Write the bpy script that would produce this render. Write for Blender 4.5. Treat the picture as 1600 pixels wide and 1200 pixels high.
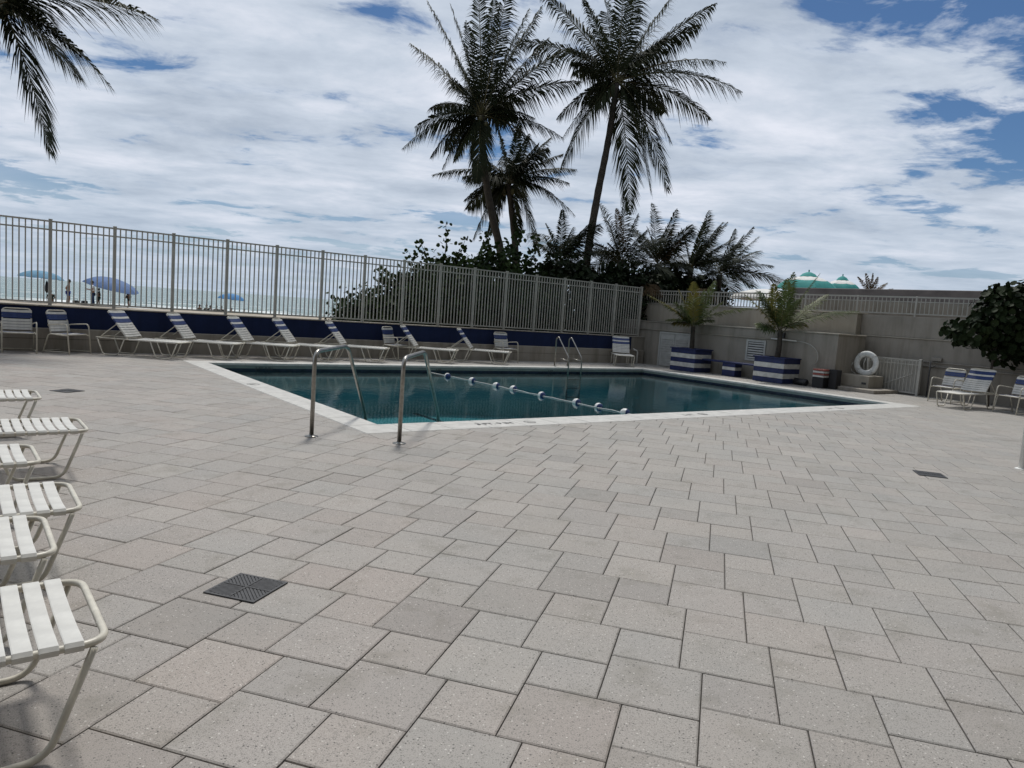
import bpy, math, random
from mathutils import Vector, Matrix
R = math.radians
scene = bpy.context.scene
for o in list(bpy.data.objects): bpy.data.objects.remove(o)
COL = scene.collection

# ------------------------------------------------------------------ camera
# world frame: X runs along the pool's long side, Y towards the sea, origin at the pool's near corner
cam_d = bpy.data.cameras.new("camera"); cam = bpy.data.objects.new("camera", cam_d); COL.objects.link(cam)
cam_d.sensor_fit = 'HORIZONTAL'; cam_d.sensor_width = 36.0; cam_d.lens = 36.0*1126.17/1600.0
cam_d.clip_start = 0.05; cam_d.clip_end = 30000
RT = Vector((0.7956089716638507, -0.6016273058745932, 0.07107002908447789))
UP = Vector((0.0031374900729310706, 0.12140439015994405, 0.9925981715709205))
FW = Vector((0.6058023773179106, 0.7894970290482229, -0.0984780217104158))
CP = Vector((-3.78335, -7.55885, 1.5394))
m = Matrix((RT, UP, -FW)).transposed().to_4x4(); m.translation = CP
cam.matrix_world = m
scene.camera = cam
scene.render.resolution_x = 1024; scene.render.resolution_y = 768
scene.view_settings.view_transform = 'Standard'; scene.view_settings.look = 'None'
scene.view_settings.gamma = 1.0; scene.view_settings.use_curve_mapping = False
scene.view_settings.exposure = 0.2

# ------------------------------------------------------------------ sky and sun
SUN_EL, SUN_AZ = R(62), R(33)          # azimuth clockwise from +Y
world = bpy.data.worlds.new("World"); scene.world = world; world.use_nodes = True
nt = world.node_tree; nt.nodes.clear()
def N(tree, typ, **kw):
    n = tree.nodes.new(typ)
    for k, v in kw.items(): setattr(n, k, v)
    return n
def math_n(t, op, a, b=None, clamp=False):
    n = N(t, 'ShaderNodeMath', operation=op, use_clamp=clamp)
    for i, v in enumerate((a, b)):
        if v is None: continue
        if isinstance(v, (int, float)): n.inputs[i].default_value = v
        else: t.links.new(v, n.inputs[i])
    return n.outputs[0]
def ramp(t, fac, stops):
    n = N(t, 'ShaderNodeValToRGB'); cr = n.color_ramp
    while len(cr.elements) < len(stops): cr.elements.new(0.5)
    for e, (p, c) in zip(cr.elements, stops):
        e.position = p; e.color = (*c, 1) if len(c) == 3 else c
    if fac is not None: t.links.new(fac, n.inputs[0])
    return n.outputs[0]
def mixc(t, fac, a, b, mode='MIX'):
    n = N(t, 'ShaderNodeMix', data_type='RGBA', blend_type=mode)
    for i, v in ((0, fac), (6, a), (7, b)):
        if isinstance(v, (int, float)): n.inputs[i].default_value = v
        elif isinstance(v, tuple): n.inputs[i].default_value = (*v, 1) if len(v) == 3 else v
        else: t.links.new(v, n.inputs[i])
    return n.outputs[2]
def noise(t, vec, scale, detail=4, rough=.5, dist=0, out=0):
    n = N(t, 'ShaderNodeTexNoise'); n.inputs['Scale'].default_value = scale; n.inputs['Detail'].default_value = detail
    n.inputs['Roughness'].default_value = rough; n.inputs['Distortion'].default_value = dist
    if vec is not None: t.links.new(vec, n.inputs['Vector'])
    return n.outputs[out]
def mapping(t, vec, loc=(0,0,0), rot=(0,0,0), sc=(1,1,1)):
    n = N(t, 'ShaderNodeMapping'); n.inputs[1].default_value = loc; n.inputs[2].default_value = rot; n.inputs[3].default_value = sc
    t.links.new(vec, n.inputs[0]); return n.outputs[0]

sky = N(nt, 'ShaderNodeTexSky', sky_type='NISHITA', sun_disc=False)
sky.sun_elevation = SUN_EL; sky.sun_rotation = SUN_AZ; sky.air_density = 1.0; sky.dust_density = 0.1; sky.ozone_density = 1.6
tc = N(nt, 'ShaderNodeTexCoord')
sep = N(nt, 'ShaderNodeSeparateXYZ'); nt.links.new(tc.outputs['Generated'], sep.inputs[0])
zz = math_n(nt, 'ADD', math_n(nt, 'MAXIMUM', sep.outputs[2], 0.0), 0.10)
comb = N(nt, 'ShaderNodeCombineXYZ')
nt.links.new(math_n(nt, 'DIVIDE', sep.outputs[0], zz), comb.inputs[0])
nt.links.new(math_n(nt, 'DIVIDE', sep.outputs[1], zz), comb.inputs[1])
P0 = mapping(nt, comb.outputs[0], rot=(0,0,R(37.3)))      # x across the view, y away
Pc = mapping(nt, P0, loc=(3.35,1.7,0), sc=(0.78,1.0,1))
n1 = noise(nt, Pc, 1.35, 10, .58, .3)
n2 = noise(nt, Pc, 4.2, 7, .62, .4)
n3 = noise(nt, mapping(nt, Pc, loc=(5,9,0)), 1.7, 8, .6, .2)
cov = math_n(nt, 'ADD', math_n(nt, 'MULTIPLY', n1, 1.0), math_n(nt, 'MULTIPLY', math_n(nt, 'SUBTRACT', n2, .5), .46))
# a clear opening in the cloud deck, over the right-hand end of the terrace
dn = N(nt, 'ShaderNodeVectorMath', operation='DOT_PRODUCT'); nt.links.new(tc.outputs['Generated'], dn.inputs[0])
gap = (FW + RT*0.70 + UP*0.60).normalized(); dn.inputs[1].default_value = gap
gapf = ramp(nt, dn.outputs['Value'], [(0.970,(0,0,0)),(0.996,(1,1,1))])
cov = math_n(nt, 'SUBTRACT', cov, math_n(nt, 'MULTIPLY', gapf, .20))
low = ramp(nt, sep.outputs[2], [(0.0,(1,1,1)),(0.16,(0,0,0))])
cov = math_n(nt, 'SUBTRACT', cov, math_n(nt, 'MULTIPLY', low, .02))
cover = ramp(nt, cov, [(0.345,(0,0,0)),(0.385,(.45,.45,.45)),(0.425,(.90,.90,.90)),(0.49,(1,1,1))])
shade = math_n(nt, 'ADD', math_n(nt, 'MULTIPLY', n3, .75), math_n(nt, 'MULTIPLY', n2, .25))
ccol = ramp(nt, shade, [(0.36,(.38,.44,.53)),(0.50,(.50,.56,.65)),(0.66,(.68,.71,.79))])
ccol = mixc(nt, math_n(nt, 'MULTIPLY', low, .55), ccol, (.36,.45,.56))
bg1 = N(nt, 'ShaderNodeBackground'); bg1.inputs[1].default_value = 0.05; nt.links.new(mixc(nt, 1.0, sky.outputs[0], (.66,.86,1.08), 'MULTIPLY'), bg1.inputs[0])
bg2 = N(nt, 'ShaderNodeBackground'); bg2.inputs[1].default_value = 1.0; nt.links.new(ccol, bg2.inputs[0])
hz = ramp(nt, sep.outputs[2], [(0.0,(1,1,1)),(0.10,(.35,.35,.35)),(0.2,(0,0,0))])
cover = math_n(nt, 'MAXIMUM', cover, hz)
mx = N(nt, 'ShaderNodeMixShader'); nt.links.new(cover, mx.inputs[0]); nt.links.new(bg1.outputs[0], mx.inputs[1]); nt.links.new(bg2.outputs[0], mx.inputs[2])
wo = N(nt, 'ShaderNodeOutputWorld'); nt.links.new(mx.outputs[0], wo.inputs[0])

sun_d = bpy.data.lights.new("sun", 'SUN'); sun_d.energy = 2.4; sun_d.angle = R(9); sun_d.color = (1.0, .965, .91)
sun = bpy.data.objects.new("sun", sun_d); COL.objects.link(sun)
sd = Vector((math.sin(SUN_AZ)*math.cos(SUN_EL), math.cos(SUN_AZ)*math.cos(SUN_EL), math.sin(SUN_EL)))
sun.rotation_euler = sd.to_track_quat('Z', 'Y').to_euler(); sun.location = sd*60

# ------------------------------------------------------------------ materials
def mat(name):
    mm = bpy.data.materials.new(name); mm.use_nodes = True; t = mm.node_tree
    return mm, t, t.nodes['Principled BSDF']
def pos(t):
    return N(t, 'ShaderNodeNewGeometry').outputs['Position']
def objc(t):
    return N(t, 'ShaderNodeTexCoord').outputs['Object']
def bump(t, b, h, strength=.3, dist=.01):
    n = N(t, 'ShaderNodeBump'); n.inputs['Strength'].default_value = strength; n.inputs['Distance'].default_value = dist
    t.links.new(h, n.inputs['Height']); t.links.new(n.outputs[0], b.inputs['Normal']); return n
def simple(name, col, rough=.5, var=.12, scale=8, metal=0, bmp=0, bscale=60, spec=.5, vec='pos'):
    mm, t, b = mat(name); v = pos(t) if vec == 'pos' else objc(t)
    n = noise(t, v, scale, 5, .6)
    dark = tuple(c*(1-var*1.6) for c in col); lite = tuple(min(1, c*(1+var)) for c in col)
    t.links.new(ramp(t, n, [(.3, dark), (.7, lite)]), b.inputs['Base Color'])
    b.inputs['Roughness'].default_value = rough; b.inputs['Metallic'].default_value = metal
    b.inputs['Specular IOR Level'].default_value = spec
    if bmp: bump(t, b, noise(t, v, bscale, 4), bmp, .004)
    return mm
M = {}
def mk_paver():
    mm, t, b = mat('paver_terrazzo'); p = pos(t)
    at = N(t, 'ShaderNodeAttribute', attribute_name='tint')
    v = N(t, 'ShaderNodeTexVoronoi'); v.inputs['Scale'].default_value = 85; t.links.new(p, v.inputs['Vector'])
    sc = N(t, 'ShaderNodeSeparateColor'); t.links.new(v.outputs['Color'], sc.inputs[0])
    v2 = N(t, 'ShaderNodeTexVoronoi'); v2.inputs['Scale'].default_value = 150; t.links.new(p, v2.inputs['Vector'])
    sc2 = N(t, 'ShaderNodeSeparateColor'); t.links.new(v2.outputs['Color'], sc2.inputs[0])
    small = math_n(t, 'LESS_THAN', v.outputs['Distance'], .30)
    small2 = math_n(t, 'LESS_THAN', v2.outputs['Distance'], .46)
    dark = math_n(t, 'MULTIPLY', math_n(t, 'GREATER_THAN', sc.outputs[0], .90), small)
    white = math_n(t, 'MULTIPLY', math_n(t, 'GREATER_THAN', sc.outputs[1], .93), small)
    grey = math_n(t, 'MULTIPLY', math_n(t, 'GREATER_THAN', sc2.outputs[0], .72), small2)
    g = noise(t, p, 260, 4, .75)
    st = noise(t, p, 1.1, 5, .6); st2 = noise(t, mapping(t, p, loc=(7,3,0)), 3.3, 5, .62)
    base = at.outputs['Color']
    base = mixc(t, 1.0, base, ramp(t, g, [(.30,(.52,.52,.52)),(.48,(1.0,1.0,1.0)),(.70,(1.32,1.32,1.31))]), 'MULTIPLY')
    base = mixc(t, 1.0, base, ramp(t, st, [(.3,(.92,.93,.93)),(.52,(1.0,.99,.98)),(.72,(1.02,.99,.98))]), 'MULTIPLY')
    base = mixc(t, 1.0, base, ramp(t, st2, [(.30,(.80,.80,.77)),(.46,(1,1,1))]), 'MULTIPLY')
    base = mixc(t, math_n(t, 'MULTIPLY', grey, .62), base, (.15,.14,.128))
    base = mixc(t, math_n(t, 'MULTIPLY', dark, .8), base, (.045,.042,.04))
    base = mixc(t, math_n(t, 'MULTIPLY', white, .6), base, (.66,.63,.58))
    t.links.new(base, b.inputs['Base Color']); b.inputs['Roughness'].default_value = .72; b.inputs['Specular IOR Level'].default_value = .35
    h = math_n(t, 'SUBTRACT', g, math_n(t, 'MULTIPLY', dark, 1.0))
    bump(t, b, h, .35, .0025)
    return mm
M['paver'] = mk_paver()
M['grout'] = simple('grout_sand', (.045,.040,.035), .95, .3, 20)
M['coping'] = simple('coping_stone', (.49,.48,.45), .65, .12, 6, bmp=.15, bscale=160)
M['pool_face'] = simple('pool_lip', (.15,.18,.17), .5, .15, 4)
M['tile'] = simple('waterline_tile', (.02,.028,.05), .2, .3, 12)
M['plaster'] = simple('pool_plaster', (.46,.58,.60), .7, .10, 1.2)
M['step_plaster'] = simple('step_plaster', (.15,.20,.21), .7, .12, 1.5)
M['line'] = simple('floor_line_tile', (.02,.04,.07), .4, .1)
M['frame'] = simple('cream_powder_coat', (.60,.565,.475), .38, .14, 14, vec='obj')
M['strap_w'] = simple('white_vinyl', (.60,.59,.55), .5, .10, 9, bmp=.05, vec='obj')
M['strap_b'] = simple('blue_vinyl', (.020,.042,.145), .45, .18, 9, vec='obj')
M['fence'] = simple('fence_paint', (.38,.37,.335), .45, .10, 3)
M['steel'] = simple('stainless_steel', (.33,.315,.285), .34, .18, 18, metal=1)
M['blue_board'] = simple('blue_board_paint', (.014,.024,.095), .5, .2, 7)
M['white_board'] = simple('white_board_paint', (.56,.56,.53), .55, .14, 7)
M['iron'] = simple('black_iron', (.040,.040,.042), .6, .3, 30)
M['black'] = simple('black_plastic', (.012,.012,.014), .5, .2, 20)
M['soil'] = simple('planter_soil', (.035,.025,.018), .95, .4, 30, bmp=.6)
M['white'] = simple('white_paint', (.70,.70,.67), .5, .06, 4)
M['ring'] = simple('ring_foam', (.66,.67,.65), .6, .14, 10, vec='obj')
M['rope'] = simple('rope_fibre', (.55,.55,.52), .8, .15, 40)
M['red'] = simple('faded_red', (.30,.09,.07), .6, .2, 12)
M['ink'] = simple('marking_ink', (.03,.03,.035), .6, .1)
M['greyink'] = simple('worn_marking', (.24,.24,.23), .7, .2, 40)
M['sand'] = simple('beach_sand', (.36,.31,.24), .95, .22, .9, bmp=.7, bscale=6)
M['grey_wall'] = simple('grey_render', (.17,.155,.15), .9, .18, 1.5)
M['grey_wall2'] = simple('pale_grey_render', (.30,.29,.275), .9, .12, 1.5)
M['teal'] = simple('teal_canvas', (.03,.27,.25), .8, .1, 6)
M['canvas'] = simple('white_canvas', (.70,.69,.66), .8, .06, 6)
M['umb_pale'] = simple('pale_blue_canvas', (.11,.25,.36), .8, .12, 3)
M['umb_blue'] = simple('blue_canvas', (.085,.15,.30), .8, .12, 3)
M['umb_mid'] = simple('mid_blue_canvas', (.05,.20,.42), .8, .12, 3)
def mk_wall(name, col, streak=.5):
    mm, t, b = mat(name); p = pos(t)
    n = noise(t, p, .8, 6, .62); s = noise(t, mapping(t, p, sc=(2.6,2.6,.35)), 1.6, 6, .65); f = noise(t, p, 45, 3)
    c = mixc(t, 1.0, col, ramp(t, n, [(.3,(.80,.80,.79)),(.65,(1.05,1.03,1.0))]), 'MULTIPLY')
    c = mixc(t, streak, c, mixc(t, 1.0, c, ramp(t, s, [(.34,(.55,.53,.49)),(.55,(1,1,1))]), 'MULTIPLY'))
    t.links.new(c, b.inputs['Base Color']); b.inputs['Roughness'].default_value = .85; b.inputs['Specular IOR Level'].default_value = .25
    bump(t, b, f, .25, .006); return mm
M['wall'] = mk_wall('painted_stucco', (.30,.28,.25))
M['wall_hi'] = mk_wall('cream_stucco', (.36,.335,.29), .35)
M['low_wall'] = mk_wall('bench_wall_stucco', (.33,.305,.27), .6)
M['blue_wall'] = mk_wall('navy_wall_paint', (.010,.020,.070), .4)
def leafmat(name, c1, c2, rough=.45, trans=.25, scale=2.0):
    mm, t, b = mat(name); p = pos(t)
    n = noise(t, p, scale, 3, .6); oi = N(t, 'ShaderNodeObjectInfo')
    c = ramp(t, n, [(.3, c1), (.7, c2)])
    t.links.new(c, b.inputs['Base Color']); b.inputs['Roughness'].default_value = rough; b.inputs['Specular IOR Level'].default_value = .10
    tr = N(t, 'ShaderNodeBsdfTranslucent'); t.links.new(c, tr.inputs[0])
    ms = N(t, 'ShaderNodeMixShader'); ms.inputs[0].default_value = trans
    out = t.nodes['Material Output']; t.links.new(b.outputs[0], ms.inputs[1]); t.links.new(tr.outputs[0], ms.inputs[2]); t.links.new(ms.outputs[0], out.inputs[0])
    return mm
M['palm'] = leafmat('coconut_frond', (.014,.020,.011), (.038,.046,.022), .6, .12, .8)
M['palm_dry'] = leafmat('dry_frond', (.06,.04,.022), (.11,.075,.04), .7, .1, .9)
M['palm_young'] = leafmat('young_frond', (.045,.075,.025), (.13,.15,.055), .45, .3, 1.4)
M['palm_yellow'] = leafmat('yellowing_frond', (.11,.115,.03), (.24,.19,.05), .5, .3, 1.4)
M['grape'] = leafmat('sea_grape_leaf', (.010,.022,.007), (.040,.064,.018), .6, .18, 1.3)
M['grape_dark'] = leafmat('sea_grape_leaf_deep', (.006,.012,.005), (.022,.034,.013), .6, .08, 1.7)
M['rachis'] = simple('frond_stalk', (.10,.09,.04), .6, .3, 5)
M['trunk'] = simple('palm_trunk', (.05,.042,.034), .9, .35, 7, bmp=.6, bscale=14)
M['bark'] = simple('grey_bark', (.07,.06,.05), .9, .3, 12, bmp=.5)
M['coconut'] = simple('coconut_husk', (.07,.065,.025), .6, .3, 9)

def mk_pool_water():
    mm, t, b = mat('pool_water'); t.nodes.remove(b); p = pos(t)
    w1 = noise(t, mapping(t, p, rot=(0,0,.5), sc=(1,1.3,1)), 3.4, 3, .55, .3); w2 = noise(t, mapping(t, p, rot=(0,0,-.6), sc=(1,1.5,1)), 11, 3, .5)
    h = math_n(t, 'ADD', w1, math_n(t, 'MULTIPLY', w2, .22))
    bn = N(t, 'ShaderNodeBump'); bn.inputs['Strength'].default_value = .5; bn.inputs['Distance'].default_value = .007; t.links.new(h, bn.inputs['Height'])
    fr = N(t, 'ShaderNodeFresnel'); fr.inputs[0].default_value = 1.33; t.links.new(bn.outputs[0], fr.inputs[1])
    gl = N(t, 'ShaderNodeBsdfGlossy'); gl.inputs['Roughness'].default_value = .0; t.links.new(bn.outputs[0], gl.inputs['Normal'])
    tr = N(t, 'ShaderNodeBsdfTransparent'); tr.inputs[0].default_value = (.27,.54,.575,1)
    ms = N(t, 'ShaderNodeMixShader'); t.links.new(fr.outputs[0], ms.inputs[0]); t.links.new(tr.outputs[0], ms.inputs[1]); t.links.new(gl.outputs[0], ms.inputs[2])
    t.links.new(ms.outputs[0], t.nodes['Material Output'].inputs[0]); return mm
M['water'] = mk_pool_water()
def mk_sea():
    mm, t, b = mat('sea_water'); p = pos(t)
    sp = N(t, 'ShaderNodeSeparateXYZ'); t.links.new(p, sp.inputs[0])
    w1 = noise(t, mapping(t, p, sc=(.35,1,1)), .55, 5, .6, .4); w2 = noise(t, mapping(t, p, sc=(.5,1,1)), .09, 4, .6)
    foamn = noise(t, mapping(t, p, loc=(3,0,0), sc=(.10,.42,1)), .9, 6, .65, .5)
    near = ramp(t, math_n(t, 'DIVIDE', math_n(t, 'SUBTRACT', sp.outputs[1], 66), 70), [(0,(1,1,1)),(.35,(.75,.75,.75)),(1,(.0,.0,.0))])
    fo = math_n(t, 'ADD', foamn, math_n(t, 'MULTIPLY', near, .16))
    foam = ramp(t, fo, [(.57,(0,0,0)),(.66,(1,1,1))])  # foam by the shore; flecks farther out stand in for sun sparkle
    c = mixc(t, foam, ramp(t, w2, [(.35,(.09,.16,.15)),(.65,(.17,.24,.22))]), (.72,.74,.73))
    t.links.new(c, b.inputs['Base Color'])
    t.links.new(ramp(t, foam, [(0,(.22,.22,.22)),(1,(.9,.9,.9))]), b.inputs['Roughness'])
    b.inputs['IOR'].default_value = 1.33
    bump(t, b, math_n(t, 'ADD', w1, math_n(t, 'MULTIPLY', w2, .8)), 1.0, .7); return mm
M['sea'] = mk_sea()
def skin(name, c): return simple(name, c, .5, .06, 20)
M['skin'] = skin('skin', (.26,.14,.09)); M['hair'] = simple('dark_hair', (.015,.012,.01), .5)
M['cl_white'] = simple('white_cotton', (.78,.78,.78), .9); M['cl_navy'] = simple('navy_cotton', (.02,.04,.10), .9)
M['cl_blue'] = simple('royal_blue_shorts', (.02,.04,.26), .9); M['cl_dark'] = simple('dark_green_cloth', (.02,.035,.03), .9)

# ------------------------------------------------------------------ mesh helpers
class MB:
    def __init__(s): s.v = []; s.f = []; s.mi = []; s.smooth = []
    def add(s, vs, fs, mi=0, smooth=False):
        o = len(s.v); s.v += [tuple(p) for p in vs]
        for f in fs: s.f.append(tuple(i+o for i in f)); s.mi.append(mi); s.smooth.append(smooth)
        return s
    def box(s, x0, x1, y0, y1, z0, z1, mi=0):
        vs = [(x0,y0,z0),(x1,y0,z0),(x1,y1,z0),(x0,y1,z0),(x0,y0,z1),(x1,y0,z1),(x1,y1,z1),(x0,y1,z1)]
        return s.add(vs, [(0,3,2,1),(4,5,6,7),(0,1,5,4),(1,2,6,5),(2,3,7,6),(3,0,4,7)], mi)
    def bbox(s, x0, x1, y0, y1, z0, z1, c=.006, mi=0):          # box with chamfered edges
        X = (x0, x0+c, x1-c, x1); Y = (y0, y0+c, y1-c, y1); Z = (z0, z0+c, z1-c, z1)
        rings = []
        for zi, ins in ((0,1),(1,0),(2,0),(3,1)):
            z = Z[zi]
            if ins: ring = [(X[1],Y[1],z),(X[2],Y[1],z),(X[2],Y[2],z),(X[1],Y[2],z)]
            else: ring = [(X[0],Y[0],z),(X[3],Y[0],z),(X[3],Y[3],z),(X[0],Y[3],z)]
            rings.append(ring)
        vs = sum(rings, []); fs = [(3,2,1,0), (12,13,14,15)]
        for r in range(3):
            for k in range(4): a = r*4+k; b2 = r*4+(k+1)%4; fs.append((a, b2, b2+4, a+4))
        return s.add(vs, fs, mi)
    def tube(s, pts, r, n=8, closed=False, mi=0, cap=True):
        pts = [Vector(p) for p in pts]; k = len(pts); rs = r if isinstance(r, (list, tuple)) else [r]*k
        tang = []
        for i in range(k):
            if closed: d = pts[(i+1) % k]-pts[i-1]
            else: d = pts[min(i+1, k-1)]-pts[max(i-1, 0)]
            tang.append(d.normalized() if d.length > 1e-9 else Vector((0,0,1)))
        up = Vector((0,0,1)) if abs(tang[0].z) < .95 else Vector((1,0,0))
        nx = tang[0].cross(up).normalized(); vs = []
        for i in range(k):
            nx = (nx - tang[i]*nx.dot(tang[i])).normalized(); ny = tang[i].cross(nx)
            for j in range(n):
                a = 2*math.pi*j/n; vs.append(pts[i]+nx*(math.cos(a)*rs[i])+ny*(math.sin(a)*rs[i]))
        fs = []
        for i in range(k if closed else k-1):
            for j in range(n):
                a = i*n+j; b2 = i*n+(j+1) % n; c = ((i+1) % k)*n+(j+1) % n; d = ((i+1) % k)*n+j; fs.append((a,b2,c,d))
        if cap and not closed: fs += [tuple(range(n-1,-1,-1)), tuple(range((k-1)*n, k*n))]
        return s.add(vs, fs, mi, True)
    def lathe(s, prof, n=16, c=(0,0,0), mi=0, ax='Z'):
        vs = []; fs = []; k = len(prof)
        for r, h in prof:
            for j in range(n):
                a = 2*math.pi*j/n; x, y = r*math.cos(a), r*math.sin(a)
                q = (x,y,h) if ax == 'Z' else ((h,x,y) if ax == 'X' else (x,h,y))
                vs.append((q[0]+c[0], q[1]+c[1], q[2]+c[2]))
        for i in range(k-1):
            for j in range(n): fs.append((i*n+j, i*n+(j+1)%n, (i+1)*n+(j+1)%n, (i+1)*n+j))
        return s.add(vs, fs, mi, True)
    def mesh(s, name, mats, tint=None):
        me = bpy.data.meshes.new(name); me.from_pydata(s.v, [], s.f)
        for mm in (mats if isinstance(mats, (list, tuple)) else [mats]): me.materials.append(M[mm] if isinstance(mm, str) else mm)
        me.polygons.foreach_set('material_index', s.mi); me.polygons.foreach_set('use_smooth', s.smooth)
        if tint is not None:
            a = me.attributes.new('tint', 'FLOAT_COLOR', 'FACE')
            a.data.foreach_set('color', [c for q in tint for c in q])
        me.update(); return me
    def build(s, name, mats, parent=None, tint=None):
        return obj(name, s.mesh(name, mats, tint), parent)
def obj(name, me, parent=None, loc=None, rot=None):
    o = bpy.data.objects.new(name, me); COL.objects.link(o)
    if parent is not None: o.parent = parent
    if loc is not None: o.location = loc
    if rot is not None: o.rotation_euler = rot
    return o
def tag(o, label=None, cat=None, group=None, kind=None):
    for k, v in (('label', label), ('category', cat), ('group', group), ('kind', kind)):
        if v: o[k] = v
    return o
def empty(name, loc=(0,0,0), rz=0, label=None, cat=None, group=None):
    o = bpy.data.objects.new(name, None); COL.objects.link(o); o.location = loc; o.rotation_euler = (0,0,rz); o.empty_display_size = .1
    return tag(o, label, cat, group)
def copy_tree(o, parent=None):
    c = o.copy(); COL.objects.link(c); c.parent = parent
    for ch in list(o.children): copy_tree(ch, c)
    return c
def fillet(pts, r, n=5):
    pts = [Vector(p) for p in pts]; out = [pts[0]]
    for i in range(1, len(pts)-1):
        a, b2, c = pts[i-1], pts[i], pts[i+1]; d1 = (a-b2); d2 = (c-b2); q = min(r, d1.length*.48, d2.length*.48)
        p1 = b2+d1.normalized()*q; p2 = b2+d2.normalized()*q
        for k in range(n+1):
            t = k/n; out.append(p1*(1-t)**2+b2*2*t*(1-t)+p2*t*t)
    out.append(pts[-1]); return out
def proj(p):
    d = Vector(p)-CP; z = d.dot(FW)
    if z < .05: return None
    return 800+1126.17*d.dot(RT)/z, 600-1126.17*d.dot(UP)/z, z

# ------------------------------------------------------------------ ground, beach, sea
PX0, PX1, PY0, PY1 = 0.0, 14.5, 0.10, 9.1        # pool coping, outer
IX0, IX1, IY0, IY1 = 0.42, 14.1, 0.66, 8.7       # pool coping, inner
WALL_Y = 10.75
g = MB()
def sheet(mb, x0, x1, y0, y1, z): mb.add([(x0,y0,z),(x1,y0,z),(x1,y1,z),(x0,y1,z)], [(0,1,2,3)])
ex = .3
for (a,b2,c,d) in ((-6000,PX0-ex,-6000,57),(PX1+ex,6000,-6000,57),(PX0-ex,PX1+ex,-6000,PY0-ex),(PX0-ex,PX1+ex,PY1+ex,57)): sheet(g, a, b2, c, d, -.28)
prof = [(57,-.28),(60,-.30),(63,-.55),(67,-.85),(72,-1.2),(80,-1.6)]
xs = [-6000,-200,-60]+[x for x in range(-40,61,4)]+[90,300,6000]; rg = random.Random(3)
vs = []; fs = []
for i, (y, z) in enumerate(prof):
    for x in xs: vs.append((x, y, z if i == 0 else z+rg.uniform(-.05,.05)))
w = len(xs)
for i in range(len(prof)-1):
    for j in range(w-1): fs.append((i*w+j, i*w+j+1, (i+1)*w+j+1, (i+1)*w+j))
g.add(vs, fs)
tag(g.build('ground', 'sand'), kind='structure')
sea = MB(); ys = [66+i*1.1 for i in range(60)]+[140,160,200,260,400,700,1200,2500,5000,9000]
sx = [-9000,-600,-150,-60]+[-40+i*1.7 for i in range(80)]+[140,300,900,9000]; vs = []; fs = []; w = len(sx)
for y in ys:
    for x in sx:
        a = max(0, 1-(y-66)/90)
        ph = math.sin(x*.045+1.3*math.sin(x*.021))*2.2
        z = -1.1 + a*(.22*max(0, math.sin((y+ph)*.62))**2 + .10*math.sin(y*1.3+x*.3))
        vs.append((x,y,z))
for i in range(len(ys)-1):
    for j in range(w-1): fs.append((i*w+j, i*w+j+1, (i+1)*w+j+1, (i+1)*w+j))
sea.add(vs, fs, 0, True); tag(sea.build('sea', 'sea'), kind='structure')

# ------------------------------------------------------------------ deck and pavers
DX0, DX1, DY0, DY1 = -11.0, 18.3, -12.0, WALL_Y+.05
dk = MB()
for (a,b2,c,d) in ((DX0,PX0+.1,DY0,DY1),(PX1-.1,DX1,DY0,DY1),(PX0+.1,PX1-.1,DY0,PY0+.1),(PX0+.1,PX1-.1,PY1-.1,DY1)): dk.box(a,b2,c,d,-.27,-.012)
deck = tag(dk.build('deck', 'grout'), kind='structure')
A_, B_ = .409, .3065; th = R(-15.854-37.5)
uu = Vector((math.cos(th), math.sin(th))); vv = Vector((-uu.y, uu.x))
c0, s0 = math.cos(R(37.5)), math.sin(R(37.5)); q0 = Vector((.1430+1.60, 2.8925-8.30)); org = Vector((q0.x*c0+q0.y*s0, -q0.x*s0+q0.y*c0))
def clip(poly, ax, lim, sgn):
    out = []
    for i in range(len(poly)):
        a, b2 = poly[i], poly[(i+1) % len(poly)]; da = (a[ax]-lim)*sgn; db = (b2[ax]-lim)*sgn
        if da <= 0: out.append(a)
        if (da < 0 < db) or (db < 0 < da):
            t = da/(da-db); out.append(a+(b2-a)*t)
    return out
def area(p): return abs(sum(p[i].x*p[(i+1)%len(p)].y-p[(i+1)%len(p)].x*p[i].y for i in range(len(p))))/2
rng = random.Random(11)
polys = []
for i in range(-70, 71):
    for j in range(-70, 71):
        o = org+uu*(i*B_+j*A_)+vv*(i*A_-j*B_)
        for big in (True, False):
            if big: sq = [o-vv*A_, o+uu*A_-vv*A_, o+uu*A_, o]
            else: sq = [o, o+uu*B_, o+uu*B_+vv*B_, o+vv*B_]
            cx = sum((p for p in sq), Vector((0,0)))/4
            if not (DX0-.3 < cx.x < DX1+.3 and DY0-.3 < cx.y < DY1+.3): continue
            if cx.x > 16.9 and cx.y > 3.4: continue
            for ax, lim, sg in ((0,DX0,-1),(0,DX1,1),(1,DY0,-1),(1,DY1,1)): sq = clip(sq, ax, lim, sg)
            if len(sq) < 3: continue
            mnx = min(p.x for p in sq); mxx = max(p.x for p in sq); mny = min(p.y for p in sq); mxy = max(p.y for p in sq)
            if mxx <= PX0 or mnx >= PX1 or mxy <= PY0 or mny >= PY1: parts = [sq]
            else:
                mid = clip(clip(sq, 0, PX0, -1), 0, PX1, 1)
                parts = [clip(sq, 0, PX0, 1), clip(sq, 0, PX1, -1)]
                if len(mid) >= 3: parts += [clip(mid, 1, PY0, 1), clip(mid, 1, PY1, -1)]
            for pt in parts:
                if len(pt) >= 3 and area(pt) > .004: polys.append((pt, big))
PAL = [(.345,.328,.303),(.34,.325,.301),(.35,.331,.304),(.336,.322,.30),(.346,.324,.298),(.34,.327,.306)]
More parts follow.
